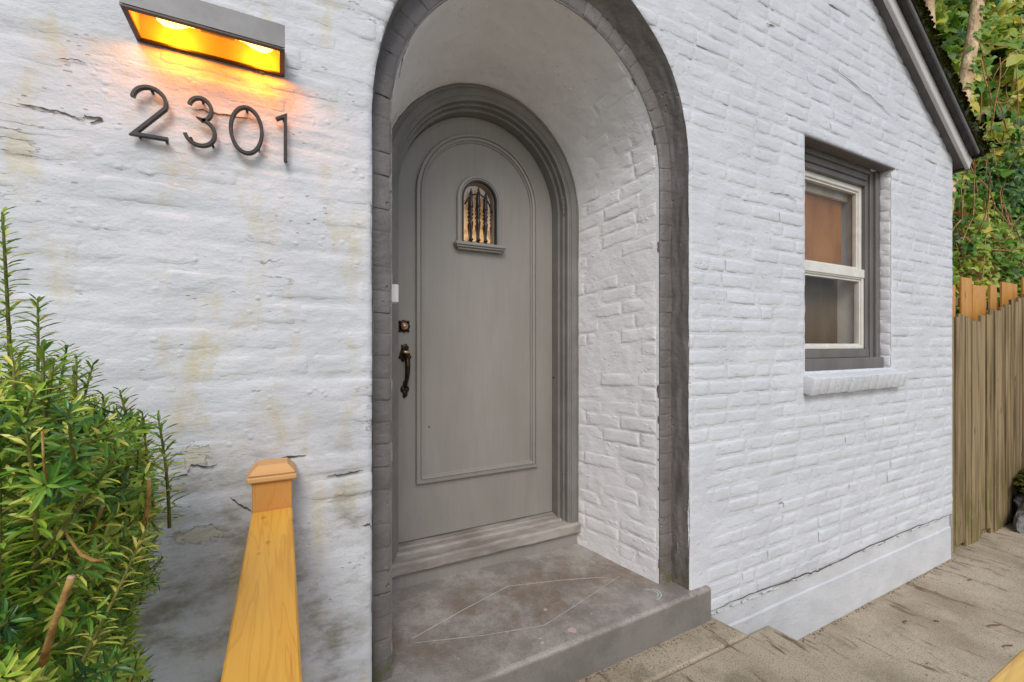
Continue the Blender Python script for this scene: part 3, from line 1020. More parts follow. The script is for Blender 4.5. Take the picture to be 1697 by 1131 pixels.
# --- threshold
tc0, tc1 = .37, 1.418
b = MB()
rows = [(.606, .062), (.582, .066), (.576, .074), (.576, .112), (.582, .122), (.632, .129), (.640, .138), (.668, .142), (.675, .148), (.745, .154)]
nx = 40
for k, (y, z) in enumerate(rows):
    for i in range(nx + 1):
        x = tc0 + (tc1 - tc0) * i / nx
        wv = .004 * float(vn(x * 7, k * .3, 5)) + .002 * float(vn(x * 31, k * .5, 6))
        b.v.append((x, y + wv * (k < 6), z + wv * .6))
b.f = [[k * (nx + 1) + i, k * (nx + 1) + i + 1, (k + 1) * (nx + 1) + i + 1, (k + 1) * (nx + 1) + i] for k in range(len(rows) - 1) for i in range(nx)]
b.build('threshold', M['thresh'], HOUSE, False)
box('threshold_riser', (.37, 1.416, .603, .70, -.01, .075), DOOR, HOUSE, .002)

# --- door frame: stepped arched casing
DC, DZ = .893, 1.775
def outline(cx, hw, zc, h, z0, nst=10, nar=64, closed=False):
    """points with outward normals, bottom left -> crown -> bottom right (-> along the bottom)"""
    L = []
    for k in range(nst):
        L.append(((cx - hw, z0 + (zc - z0) * k / nst), (-1, 0)))
    for k in range(nar + 1):
        a = math.pi - math.pi * k / nar
        L.append(((cx + hw * math.cos(a), zc + h * math.sin(a)), (math.cos(a), math.sin(a))))
    for k in range(1, nst + 1):
        L.append(((cx + hw, zc - (zc - z0) * k / nst), (1, 0)))
    if closed:
        L[0] = (L[0][0], (-1, -1)); L[-1] = (L[-1][0], (1, -1))
        for k in range(1, 8):
            L.append(((cx + hw - 2 * hw * k / 8, z0), (0, -1)))
    return L
def sweep(name, L, prof, mat, parent, closed=False, smooth=False, **kw):
    """prof: (outward offset, y)"""
    n, m_ = len(L), len(prof)
    vs = [(p[0] + nn[0] * d, y, p[1] + nn[1] * d) for p, nn in L for d, y in prof]
    fs = [[i * m_ + k, i * m_ + k + 1, ((i + 1) % n) * m_ + k + 1, ((i + 1) % n) * m_ + k] for i in range(n if closed else n - 1) for k in range(m_ - 1)]
    return mk(name, vs, fs, mat, parent, smooth, **kw)
L = outline(DC, .43, DZ, .455, .066)
casing = [(.105, .62), (.105, .598), (.092, .590), (.086, .590), (.084, .594), (.076, .594), (.074, .590), (.048, .590), (.046, .594), (.040, .594), (.036, .598), (.030, .600), (.028, .602)]
FR = sweep('door_frame', L, casing + [(.027, .626), (.015, .6265), (.0145, .652), (.0005, .6525), (0, .72)], M['frame'], HOUSE)
# hinges
for (px, py) in ((936, 345), (934, 798)):
    p = onY(px, py, .626)
    b = MB(); 
    x = 1.3405
    for k in range(3):
        b.lathe([(.0045, 0), (.0055, .001), (.0055, .024), (.0045, .025)], (x, .6225, p.z - .038 + k * .026), 'Z', 10)
    b.lathe([(.002, 0), (.0055, .004), (.0035, .010), (.0008, .018)], (x, .6225, p.z + .040), 'Z', 10)
    b.box(x - .002, x + .004, .6225, .648, p.z - .04, p.z + .04, .0008)
    b.build('hinge', M['frame'], FR)
box('bolt_head', (1.318, 1.3235, .688, .696, .895, .903), M['black'], FR, .001)

# --- door leaf with an arched window hole
PC, PZ = .8795, 1.806
def arch_fill(cx, hw, zc, h, z0, nar=48):
    return [(cx - hw, z0)] + [(cx + hw * math.cos(math.pi - math.pi * k / nar), zc + h * math.sin(math.pi * k / nar)) for k in range(nar + 1)] + [(cx + hw, z0)]
bm = bmesh.new()
outer = arch_fill(DC, .4275, DZ, .4525, .158)
hole = arch_fill(PC, .084, PZ, .090, 1.60, 32)
def loop(pts, y):
    v = [bm.verts.new((x, y, z)) for x, z in pts]
    return v, [bm.edges.new((v[i], v[(i + 1) % len(v)])) for i in range(len(v))]
for y in (.705, .748):
    vo, eo = loop(outer, y); vh, eh = loop(hole, y)
    bmesh.ops.triangle_fill(bm, use_beauty=True, edges=eo + eh)
    if y < .72:
        fo, fh = vo, vh
for A_, B_ in ((fo, vo), (fh, vh)):
    for i in range(len(A_)):
        j = (i + 1) % len(A_)
        bm.faces.new((A_[i], A_[j], B_[j], B_[i]))
bmesh.ops.recalc_face_normals(bm, faces=bm.faces)
LEAF = from_bm('door', bm, DOOR, HOUSE, False)
# dark gap all round the leaf (rebate behind it)
L = outline(.887, .291, 1.800, .295, .461, closed=True)
sweep('panel_moulding', L, [(.041, .7055), (.041, .690), (.038, .685), (.027, .684), (.0250, .692), (.020, .6925), (.018, .686), (.010, .688), (.007, .697), (.002, .698), (0, .7055)], DOOR, LEAF, closed=True)
L = outline(PC, .088, PZ, .094, 1.578)
sweep('window_surround', L, [(.033, .7055), (.033, .694), (.029, .688), (.018, .686), (.015, .691), (.010, .691), (.008, .687), (.0, .688)], DOOR, LEAF)
sweep('window_liner', L, [(.009, .6905), (.008, .6860), (.0, .6868), (-.002, .70), (-.004, .748)], M['iron'], LEAF)
b = MB(); b.box(PC - .137, PC + .137, .660, .705, 1.570, 1.585, .002); b.box(PC - .131, PC + .131, .668, .705, 1.560, 1.571, .002); b.box(PC - .122, PC + .122, .678, .705, 1.549, 1.561, .003)
b.build('window_ledge', DOOR, LEAF)
spr = [(.004, 0), (.0055, .004), (.0055, .016), (.009, .018), (.010, .023), (.006, .027), (.0045, .033), (.0055, .060), (.0085, .090), (.0095, .105), (.0055, .118), (.005, .120), (.0088, .127), (.0052, .135), (.0105, .146), (.0052, .157), (.0098, .166), (.0048, .174), (.0088, .180), (.0095, .186), (.0075, .205), (.0062, .235), (.0075, .244), (.009, .247), (.005, .251), (.0045, .262), (.002, .272), (.0005, .276)]
for dx, k in ((-.040, .95), (.0, 1.0), (.040, .93)):
    b = MB(); b.lathe([(r * 1.2, h * k * 1.06) for r, h in spr], (PC - .004 + dx, .699, 1.586), 'Z', 12)
    b.build('spindle', M['iron'], LEAF, True)
# arched tie linking the spindles near their tops
b = MB(); b.tube([(PC - .076, .703, 1.78), (PC - .058, .701, 1.815), (PC - .04, .699, 1.832), (PC, .699, 1.842), (PC + .036, .699, 1.826), (PC + .058, .701, 1.795), (PC + .074, .703, 1.755)], .0042, 8)
b.build('grille_tie', M['iron'], LEAF, True)
mk('pane', [(x, .722, z) for x, z in arch_fill(PC, .0835, PZ, .0895, 1.60, 32)], [list(range(35))], PEEP, LEAF, False)
for dx in (-.062, -.020, .022, .062):
    b = MB(); b.lathe([(r * 1.35, h) for r, h in spr], (PC + .028 + dx, .742, 1.586), 'Z', 10)
    b.build('inner_spindle', M['inspindle'], LEAF, True)
m = MT('lit_hall')
Zz = m.xyz(m.pos())[2]
e = m.n("ShaderNodeEmission")
cc = m.mix(m.rng(Zz, 1.60, 1.86), (1.0, .60, .27), (.22, .17, .12))
m.l(m.mix(m.mth('MULTIPLY', m.rng(m.noise(m.pos(), 28, 4), .5, .66), .7), cc, (.26, .12, .03)), e.inputs[0])
e.inputs[1].default_value = .8
m.l(e.outputs[0], m.o.inputs[0])
mk('lit_hall', [(PC - .12, .775, 1.56), (PC + .2, .775, 1.56), (PC + .2, .775, 1.94), (PC - .12, .775, 1.94)], [[0, 1, 2, 3]], m.m, LEAF, False)
# lockset
def ornate(cx, cz, rx, rz, lobes, dep, n=64, sq=.0):
    out = []
    for i in range(n):
        a = 2 * math.pi * i / n
        k = 1 + dep * math.cos(lobes * a) + sq * (abs(math.cos(2 * a)) ** 2) * -1
        out.append((cx + rx * k * math.cos(a), cz + rz * k * math.sin(a)))
    return out
lp = onY(669, 541, .702)
b = MB(); b.plate(ornate(lp.x, lp.z, .032, .032, 8, .07, sq=.12), .705, .699, .003)
b.lathe([(.021, .0), (.021, -.006), (.017, -.009), (.015, -.009)], (lp.x, .699, lp.z), 'Y', 20)
for a in range(4):
    q = math.pi / 4 + a * math.pi / 2
    b.lathe([(.007, 0), (.006, -.004), (.003, -.006)], (lp.x + .029 * math.cos(q), .700, lp.z + .029 * math.sin(q)), 'Y', 10)
b.build('deadbolt_plate', M['antique'], LEAF, True)
b = MB(); b.lathe([(.0165, 0), (.0165, -.010), (.0145, -.013), (.0085, -.0135), (.0085, -.015), (.002, -.015)], (lp.x, .692, lp.z), 'Y', 24)
b.build('deadbolt_cylinder', M['copper'], LEAF, True)
b = MB(); b.box(lp.x - .0012, lp.x + .0012, .6755, .678, lp.z - .007, lp.z + .002, 0); b.build('keyhole', M['black'], LEAF)
hx = .5035
b = MB(); b.plate(ornate(hx, 1.035, .024, .038, 6, .10, sq=.08), .705, .698, .003); b.plate(ornate(hx, 1.068, .017, .014, 5, .14), .704, .696, .003)
b.lathe([(.012, 0), (.012, -.014), (.009, -.018)], (hx, .70, 1.03), 'Y', 14)
for sx in (-1, 1):
    b.lathe([(.008, 0), (.007, -.004), (.003, -.007)], (hx + sx * .023, .700, 1.022), 'Y', 10)
b.build('handle_plate', M['antique'], LEAF, True)
b = MB(); b.plate(ornate(hx, .872, .017, .034, 4, .20), .705, .698, .003); b.plate(ornate(hx, .848, .011, .016, 3, .2), .704, .695, .003)
b.lathe([(.010, 0), (.009, -.010), (.005, -.013)], (hx, .70, .893), 'Y', 12)
b.build('handle_plate', M['antique'], LEAF, True)
b = MB(); b.tube([(hx, .695, 1.028), (hx, .668, 1.026), (hx, .652, 1.010), (hx, .646, .985), (hx, .650, .955), (hx, .662, .925), (hx, .676, .902), (hx, .690, .888), (hx, .70, .882)], [.010, .012, .0125, .0125, .0115, .0095, .008, .0075, .008], 12)
b.build('handle_grip', M['antique'], LEAF, True)
b = MB(); b.plate(ornate(hx + .001, 1.044, .013, .009, 2, .1), .690, .668, .003); b.build('thumb_latch', M['brass'], LEAF, True)
p = onY(711, 708, .7045); b = MB(); b.lathe([(.0042, 0), (.003, -.0012)], (p.x, .7048, p.z), 'Y', 8); b.build('nail_hole', M['black'], LEAF)

# --- doorbell on the hidden left jamb, its edge peeping round the ring
b = MB(); b.box(.322, .3605, .205, .245, 1.228, 1.292, .003); b.build('doorbell', M['plastic'], HOUSE)

# --- sash window in the right wall
xo0, xo1 = WX0 - .004, WX1 + .004
WIN = MB()
b = MB()
for (a0, a1, y0) in ((0, .050, .062), (.050, .085, .078), (.085, .118, .090)):      # stepped frame
    b.box(WX0 + a0, WX0 + a1 + .002, y0, .14, .90, 2.235, .003)
    b.box(WX1 - a1 - .002, WX1 - a0, y0, .14, .90, 2.235, .003)
    b.box(WX0 + .118, WX1 - .118, y0, .14, 2.205 - a1 - .001, 2.206 - a0, .003)
b.box(WX0 + .118, WX1 - .118, .072, .14, 1.000, 1.052, .004)
b.box(WX0 + .01, WX1 - .005, .040, .15, .925, 1.000, .005)
WF = b.build('window', M['wframe'], HOUSE)
ux0, ux1 = WX0 + .119, WX1 - .119
def sash(z0, z1, y0, y1, rw, rt, rb):
    b = MB()
    b.box(ux0, ux0 + rw, y0, y1, z0, z1, .003); b.box(ux1 - rw, ux1, y0, y1, z0, z1, .003)
    b.box(ux0 + rw, ux1 - rw, y0 + .001, y1, z1 - rt, z1, .003); b.box(ux0 + rw, ux1 - rw, y0 + .001, y1, z0, z0 + rb, .003)
    # inner bead
    for dx0, dx1, dz0, dz1 in ((ux0 + rw, ux0 + rw + .012, z0 + rb, z1 - rt), (ux1 - rw - .012, ux1 - rw, z0 + rb, z1 - rt)):
        b.box(dx0, dx1, y0 + .010, y1, dz0, dz1, .001)
    b.box(ux0 + rw + .012, ux1 - rw - .012, y0 + .010, y1, z0 + rb, z0 + rb + .012, .001)
    b.box(ux0 + rw + .012, ux1 - rw - .012, y0 + .010, y1, z1 - rt - .012, z1 - rt, .001)
    return b.build('sash', M['vinyl'], WF)
sash(1.520, 2.087, .112, .145, .030, .034, .040)
sash(1.053, 1.518, .100, .138, .022, .026, .020)
box('meeting_rail', (ux0 + .002, ux1 - .002, .094, .112, 1.500, 1.556), M['vinyl'], WF, .004)
for (z0, z1, y, mt) in ((1.56, 2.055, .132, GLASS), (1.07, 1.492, .124, GLASS)):
    mk('pane', [(ux0 + .02, y, z0), (ux1 - .02, y, z0), (ux1 - .02, y, z1), (ux0 + .02, y, z1)], [[0, 1, 2, 3]], mt, WF, False)
box('blind', (ux0 + .0, ux1 - .065, .195, .222, 1.50, 2.02), M['blind'], WF, .001)
box('blind', (ux0 - .05, ux1 + .02, .245, .252, 1.03, 1.55), M['screen'], WF, .001)
box('valance', (ux0 - .02, ux1 - .03, .175, .21, 2.005, 2.09), M['valance'], WF, .002)
box('window_liner', (ux1 - .012, ux1 + .06, .146, .40, 1.0, 2.12), M['vinyl'], WF, .001)
box('window_liner', (ux0 - .06, ux1 - .013, .146, .40, 2.095, 2.12), M['vinyl'], WF, .001)
box('window_back', (ux0 - .1, ux1 + .1, .405, .415, .98, 2.15), M['screen'], WF, .001)
# window reveals (white, uneven) and lintel lip
def flat_grid(name, o, u, v, nu, nv, amp, mat, parent, seed):
    o, u, v = Vector(o), Vector(u), Vector(v)
    nn = u.cross(v).normalized()
    vs = []
    for i in range(nu + 1):
        for j in range(nv + 1):
            p = o + u * (i / nu) + v * (j / nv)
            vs.append(p + nn * amp * float(fbm(np.array([i * u.length / nu * 14]), np.array([j * v.length / nv * 20]), 3, seed)[0]))
    fs = [[i * (nv + 1) + j, (i + 1) * (nv + 1) + j, (i + 1) * (nv + 1) + j + 1, i * (nv + 1) + j + 1] for i in range(nu) for j in range(nv)]
    return mk(name, vs, fs, mat, parent, True)
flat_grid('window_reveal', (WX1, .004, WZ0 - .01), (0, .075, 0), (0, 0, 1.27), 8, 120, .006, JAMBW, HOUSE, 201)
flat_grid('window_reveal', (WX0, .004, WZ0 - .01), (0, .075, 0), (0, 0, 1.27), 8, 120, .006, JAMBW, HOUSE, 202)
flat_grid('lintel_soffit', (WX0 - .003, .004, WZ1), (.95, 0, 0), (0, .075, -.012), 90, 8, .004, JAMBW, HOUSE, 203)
box('lintel', (WX0 - .002, WX1 + .022, -.007, .060, WZ1 - .014, WZ1 - .001), M['wframe'], HOUSE, .003)
# bricks of the right reveal
for r_ in range(18):
    z0 = WZ0 + .005 + r_ * CH
    b = MB(); b.box(WX1 - .0008 - rng.uniform(0, .0012), WX1 + .02, .010 + rng.uniform(0, .003), .064, z0 + .004, min(z0 + CH - .004, WZ1 - .004), .004, seg=2)
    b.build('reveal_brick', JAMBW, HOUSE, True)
# sill of rowlock bricks
SILL = flat_grid('window_sill', (2.446, -.038, .905), (1.015, 0, 0), (0, .105, .030), 60, 8, .003, WHITE, HOUSE, 205)
ns = 14
for i in range(ns):
    x0 = 2.440 + i * 1.030 / ns
    x1 = x0 + 1.030 / ns
    j0, j1 = rng.uniform(.0008, .0022), rng.uniform(.0008, .0022)
    b = MB()
    xm = (x0 + x1) / 2
    mt = Matrix.Translation((xm, -.062 + rng.uniform(-.003, .003), .905 + rng.uniform(-.002, .002))) @ Matrix.Rotation(R(14), 4, 'X') @ Matrix.Rotation(R(rng.uniform(-1.0, 1.0)), 4, 'Y')
    b.box(x0 + j0 - xm, x1 - j1 - xm, 0, .12, -.092 - rng.uniform(0, .005), .0, .006, mt, 2)
    b.build('brick', WHITE, SILL, True)

# --- roof edge: soffit board, fascia, drip metal, mossy shingles
ang = math.atan(.661)
ex = Vector((math.cos(ang), 0, -math.sin(ang)))     # down the slope
ez = Vector((math.sin(ang), 0, math.cos(ang)))      # away from the roof plane
o0 = Vector((3.169, 0, 3.168))
MR = Matrix(((ex.x, 0, ez.x, o0.x), (0, 1, 0, 0), (ex.z, 0, ez.z, o0.z), (0, 0, 0, 1)))
def rbox(name, s0, s1, y0, y1, d0, d1, mat, parent, bev=.002):
    b = MB(); b.box(s0, s1, y0, y1, d0, d1, bev, MR)
    return b.build(name, mat, parent, False)
e1 = 1.475
ROOF = rbox('roof', -2.72, e1 - .01, -.085, 6.1, .100, .125, M['drip'], HOUSE)
rbox('rake_soffit', -2.7, e1 - .02, -.040, .03, -.004, .03, M['soffit'], HOUSE)
rbox('fascia', -2.7, e1, -.062, -.040, -.010, .082, M['fascia'], HOUSE, .003)
rbox('drip_edge', -2.7, e1 - .045, -.105, -.062, .070, .090, M['drip'], ROOF)
rbox('drip_edge', -2.7, e1 - .045, -.110, -.100, .068, .098, M['soffit'], ROOF)
rbox('fascia_end', e1 - .001, e1 + .012, -.060, .06, -.004, .074, M['soffit'], HOUSE)
for k in range(34):
    s0 = e1 + .02 - k * .125
    yb = -.112 - rng.uniform(0, .012)
    bm = bmesh.new()
    b = MB(); b.box(s0 - .15, s0, yb, .9, -.004, .080 + rng.uniform(0, .010), .006, MR @ Matrix.Translation((0, 0, .108)) @ Matrix.Translation((s0, 0, 0)) @ Matrix.Rotation(R(3), 4, 'Y') @ Matrix.Translation((-s0, 0, 0)))
    b.build('shingle', M['shingle'], ROOF)
rbox('shingle_field', -2.72, e1, .9, 6.1, .126, .175, M['shingle'], ROOF)
# moss cushions along the shingle edge
b = MB()
for k in range(1500):
    s_ = rng.uniform(-1.3, e1 + .02); y = -.112 + abs(rng.gauss(0, .03)); d = .188 + rng.uniform(-.008, .012)
    if rng.random() < .35:
        y = -.122; d = rng.uniform(.108, .192)
    p = MR @ Vector((s_, y, d)); r0 = rng.uniform(.007, .020)
    vs = []
    for q in range(6):
        a = q * 1.047
        vs.append(p + ex * r0 * math.cos(a) * rng.uniform(.7, 1.3) + Vector((0, 1, 0)) * r0 * math.sin(a))
    vs.append(p + ez * r0 * .7 + Vector((0, -.4 * r0, 0)))
    b.add(vs, [[q, (q + 1) % 6, 6] for q in range(6)])
b.build('moss', M['moss'], ROOF, True, kind='stuff')
# far slope, out of view
mk('roof_slope', [(.9, -.11, 4.80), (-2.75, -.11, 2.37), (-2.75, 6.1, 2.37), (.9, 6.1, 4.80)], [[0, 1, 2, 3]], M['shingle'], HOUSE, False)

# ------------------------------------------------------------------ wall lamp
LX0, LX1, LZ = -.312, .003, 1.8115
LAMP = thing('wall_lamp', ((LX0 + LX1) / 2, 0, LZ), 'lit grey box wall lamp with amber glow above the house numbers', 'wall lamp')
yw, yf, yt = .004, -.126, -.112
zt = LZ + .068
t_ = .004
b = MB()
b.add([(LX0, yf, LZ + .004), (LX1, yf, LZ + .004), (LX1, yt, zt), (LX0, yt, zt), (LX0, yf + t_, LZ + .004), (LX1, yf + t_, LZ + .004), (LX1, yt + t_, zt - t_), (LX0, yt + t_, zt - t_)],
      [[0, 1, 2, 3], [5, 4, 7, 6], [0, 4, 5, 1]])
b.box(LX0, LX1, yt, yw, zt - .004, zt, 0)
HS = b.build('housing', M['lampgrey'], LAMP)
for x0, x1 in ((LX0 - .0005, LX0 + t_), (LX1 - t_, LX1 + .0005)):
    mk('end_plate', [(x0, yw, LZ), (x0, yf + .0005, LZ), (x0, yt + .0005, zt - .0005), (x0, yw, zt - .0005), (x1, yw, LZ), (x1, yf + .0005, LZ), (x1, yt + .0005, zt - .0005), (x1, yw, zt - .0005)],
       [[0, 1, 2, 3], [7, 6, 5, 4], [0, 4, 5, 1], [1, 5, 6, 2], [2, 6, 7, 3], [3, 7, 4, 0]], M['lampgrey'], LAMP, False)
mk('reflector', [(LX0 + .006, -.002, LZ + .004), (LX1 - .006, -.002, LZ + .004), (LX1 - .006, -.002, zt - .006), (LX0 + .006, -.002, zt - .006), (LX0 + .006, yt + .006, zt - .006), (LX1 - .006, yt + .006, zt - .006), (LX0 + .006, yf + .006, LZ + .006), (LX1 - .006, yf + .006, LZ + .006)],
   [[0, 1, 2, 3], [3, 2, 5, 4], [4, 5, 7, 6], [0, 3, 4, 6], [1, 7, 5, 2]], M['lampin'], LAMP, False)
b = MB()
rw = .011
b.box(LX0 + .001, LX1 - .001, yf + .001, yf + rw, LZ - .003, LZ + .003, .0008); b.box(LX0 + .001, LX1 - .001, yw - rw - .004, yw - .004, LZ - .003, LZ + .003, .0008)
b.box(LX0 + .001, LX0 + .001 + rw, yf + rw, yw - rw - .004, LZ - .003, LZ + .003, .0008); b.box(LX1 - .001 - rw, LX1 - .001, yf + rw, yw - rw - .004, LZ - .003, LZ + .003, .0008)
b.build('glass_rim', M['black'], LAMP)
mk('glass_pane', [(LX0 + .01, yf + .01, LZ + .001), (LX1 - .01, yf + .01, LZ + .001), (LX1 - .01, yw - .012, LZ + .001), (LX0 + .01, yw - .012, LZ + .001)], [[0, 1, 2, 3]], LGLASS, LAMP, False)
box('socket_bracket', (-.180, -.105, -.082, -.05, LZ + .030, LZ + .060), M['lampgrey'], LAMP, .002)
BULB = m_emit('lit_bulb', (1.0, .55, .14), 7)
for sx, cx in ((-1, -.188), (1, -.098)):
    b = MB(); b.lathe([(.010, 0), (.011, .012), (.019, .028), (.0235, .045), (.022, .060), (.014, .072), (.003, .077)], (0, 0, 0), 'X', 16)
    vs = [(cx + sx * v[0], -.068 + v[1], LZ + .036 + v[2]) for v in b.v]
    mk('bulb', vs, b.f, BULB, LAMP, True)
    pl = bpy.data.lights.new('bulb_light', 'POINT')
    pl.energy = 1.5
    pl.color = (1.0, .26, .005)
    pl.shadow_soft_size = .02
    po = bpy.data.objects.new('bulb_light', pl)
    COL.objects.link(po)
    po.location = (cx + sx * .045, -.040, LZ + .020)
box('mount_screw', (LX0 - .014, LX0 - .002, -.02, 0.004, zt - .004, zt + .006), M['antique'], LAMP, .002)

# ------------------------------------------------------------------ house numbers
def stroke(pts, w_=.0085, y0=-.0275, y1=-.0165):
    """flat bar following a polyline in the plane of the wall, rectangular section"""
    P = [Vector((p[0], 0, p[1])) for p in pts]
    n = len(P)
    vs = []
    for i in range(n):
        a = (P[i] - P[i - 1]).normalized() if i else (P[1] - P[0]).normalized()
        c = (P[i + 1] - P[i]).normalized() if i < n - 1 else a
        tg = (a + c).normalized()
        nn = Vector((-tg.z, 0, tg.x))
        k = w_ / 2 / max(.35, nn.dot(Vector((-a.z, 0, a.x))))
        bv = .0012
        for d, y in ((-k, y1), (-k, y0 + bv), (-k + bv, y0), (k - bv, y0), (k, y0 + bv), (k, y1)):
            q = P[i] + nn * d
            vs.append((q.x, y, q.z))
    m_ = 6
    fs = [[i * m_ + j, i * m_ + (j + 1) % m_, (i + 1) * m_ + (j + 1) % m_, (i + 1) * m_ + j] for i in range(n - 1) for j in range(m_)]
    fs += [list(range(m_)), [(n - 1) * m_ + j for j in range(m_)][::-1]]
    return vs, fs
def arc(cx, cz, rx, rz, a0, a1, n=28):
    return [(cx + rx * math.cos(R(a0 + (a1 - a0) * i / n)), cz + rz * math.sin(R(a0 + (a1 - a0) * i / n))) for i in range(n + 1)]
ZN, HN = 1.572, .125
def digit(ch, x0, x1, strokes, pins, label):
    o = thing('house_number', ((x0 + x1) / 2, 0, ZN), label, 'number', 'house number digits')
    b = MB()
    for st in strokes:
        b.add(*stroke(st))
    b.build('digit', M['black'], o)
    for px_, pz_ in pins:
        bb = MB(); bb.lathe([(.0032, .012), (.0032, -.018)], (px_, 0, pz_), 'Y', 10)
        bb.build('standoff_pin', M['black'], o, True)
x0, x1 = -.318, -.247
cxd, rx = (x0 + x1) / 2, (x1 - x0) / 2 - .004
two = arc(cxd, ZN + .088, rx, .033, 175, -20, 34) + [(x0 + .006, ZN + .0045), (x1, ZN + .0045)]
digit('2', x0, x1, [two], [(cxd + .002, ZN + .119), (x0 + .014, ZN + .0045), (x1 - .006, ZN + .0045)], 'black numeral 2 at the left end of the house number')
x0, x1 = -.213, -.147
cxd, rx = (x0 + x1) / 2, (x1 - x0) / 2 - .004
three = arc(cxd - .003, ZN + .094, rx - .006, .0275, 165, -80, 26) + arc(cxd - .004, ZN + .036, rx + .002, .0325, 85, -165, 34)
digit('3', x0, x1, [three], [(cxd, ZN + .1205), (x1 - .012, ZN + .014), (x0 + .01, ZN + .02)], 'black numeral 3 between the 2 and the 0')
x0, x1 = -.123, -.046
cxd, rx = (x0 + x1) / 2, (x1 - x0) / 2 - .004
zero = arc(cxd, ZN + .0635, rx, .059, 90, 450, 48)
digit('0', x0, x1, [zero], [(cxd, ZN + .122), (x0 + .012, ZN + .026), (x1 - .012, ZN + .026)], 'black oval numeral 0 between the 3 and the 1')
x1 = .009
one = [(x1 - .026, ZN + .108), (x1 - .004, ZN + .122), (x1 - .004, ZN)]
digit('1', x1 - .03, x1, [one], [(x1 - .008, ZN + .118), (x1 - .004, ZN + .006)], 'black numeral 1 at the right end of the house number')

# ------------------------------------------------------------------ wooden railings
RZ = .665
RAIL = thing('handrail', (-.024, -.5, -.15), 'new yellow pine handrail running out from a capped post on the wall', 'handrail')
pst = box('post', (-.069, .020, -.091, -.004, -.55, .742), CEDAR, RAIL, .002)
b = MB()
capx0, capx1, capy0, capy1 = -.080, .031, -.102, .004
for (d, z0, z1) in ((.0, .738, .752), (.004, .752, .7565)):
    b.box(capx0 + d, capx1 - d, capy0 + d, capy1 - d, z0, z1, .003)
b.add([(capx0 + .004, capy0 + .004, .756), (capx1 - .004, capy0 + .004, .756), (capx1 - .004, capy1 - .004, .756), (capx0 + .004, capy1 - .004, .756),
       (capx0 + .022, capy0 + .022, .776), (capx1 - .022, capy0 + .022, .776), (capx1 - .022, capy1 - .022, .776), (capx0 + .022, capy1 - .022, .776)],
      [[0, 1, 5, 4], [1, 2, 6, 5], [2, 3, 7, 6], [3, 0, 4, 7], [4, 5, 6, 7]])
b.build('post_cap', CAPW, pst)
box('rail_board', (-.069, .0205, -1.70, -.0915, RZ - .038, RZ), PINE, RAIL, .003)
box('post', (-.069, .020, -1.70, -1.612, -.60, RZ - .039), CEDAR, RAIL, .003)
RAIL2 = thing('handrail', (1.5, -1.185, -.15), 'pale pine handrail crossing the lower right corner beside the walkway', 'handrail')
box('rail_board', (.36, 2.15, -1.228, -1.1385, RZ - .038, RZ), PINEX, RAIL2, .003)
box('post', (2.05, 2.14, -1.226, -1.140, -.60, RZ - .039), CEDAR, RAIL2, .003)
box('post', (.37, .46, -1.226, -1.140, -.30, RZ - .039), CEDAR, RAIL2, .003)

# ------------------------------------------------------------------ fences on the right
FEN = thing('old_fence', (5.2, .03, -.49), 'weathered brown board fence with a ragged top beside the house corner', 'fence')
x = 4.322
while x < 7.8:
    wd = rng.choice((.072, .085, .095, .118)) * rng.uniform(.92, 1.08)
    top = 1.305 if x < 5.02 else (1.34 + (x - 5.02) * .22)
    top += rng.uniform(-.045, .015)
    bot = -.476 + (rng.uniform(.02, .09) if rng.random() < .5 else 0)
    lean = R(rng.uniform(-.35, .35))
    mt = Matrix.Translation((x, 0, 0)) @ Matrix.Rotation(lean, 4, 'Y') @ Matrix.Translation((-x, 0, 0))
    y0 = .030 + rng.uniform(-.006, .006)
    box('board', (x, x + wd, y0, y0 + .018, bot, top), OLDW, FEN, .0015, mt)
    x += wd + rng.uniform(.002, .009)
x = 4.36
while x < 7.8:
    wd = rng.uniform(.10, .14)
    top = 1.305 if x < 5.02 else (1.34 + (x - 5.02) * .22)
    box('board', (x, x + wd, .056, .072, -.476, top - rng.uniform(.04, .16)), OLDW, FEN, .0015)
    x += wd + .004
box('rail', (4.32, 7.85, .074, .112, .95, 1.04), OLDW, FEN, .003)
box('rail', (4.32, 7.85, .074, .112, -.40, -.31), OLDW, FEN, .003)
FN = thing('new_fence', (5.2, .16, -.49), 'orange new cedar boards standing up behind the weathered fence', 'fence')
for (p0, p1, t0) in ((1577, 1584.5, 472), (1595.5, 1612, 459), (1612.5, 1634, 472), (1643, 1653, 471), (1662, 1687, 467), (1697, 1712, 460)):
    a, c = onY(p0, t0, .155), onY(p1, t0, .155)
    box('board', (a.x, c.x, .155 + rng.uniform(0, .006), .176, -.45, a.z), NEWB, FN, .002)
box('rail', (4.5, 7.2, .182, .22, 1.40, 1.47), OLDW, FN, .003)
box('rail', (4.5, 7.2, .182, .22, .1, .19), OLDW, FN, .003)

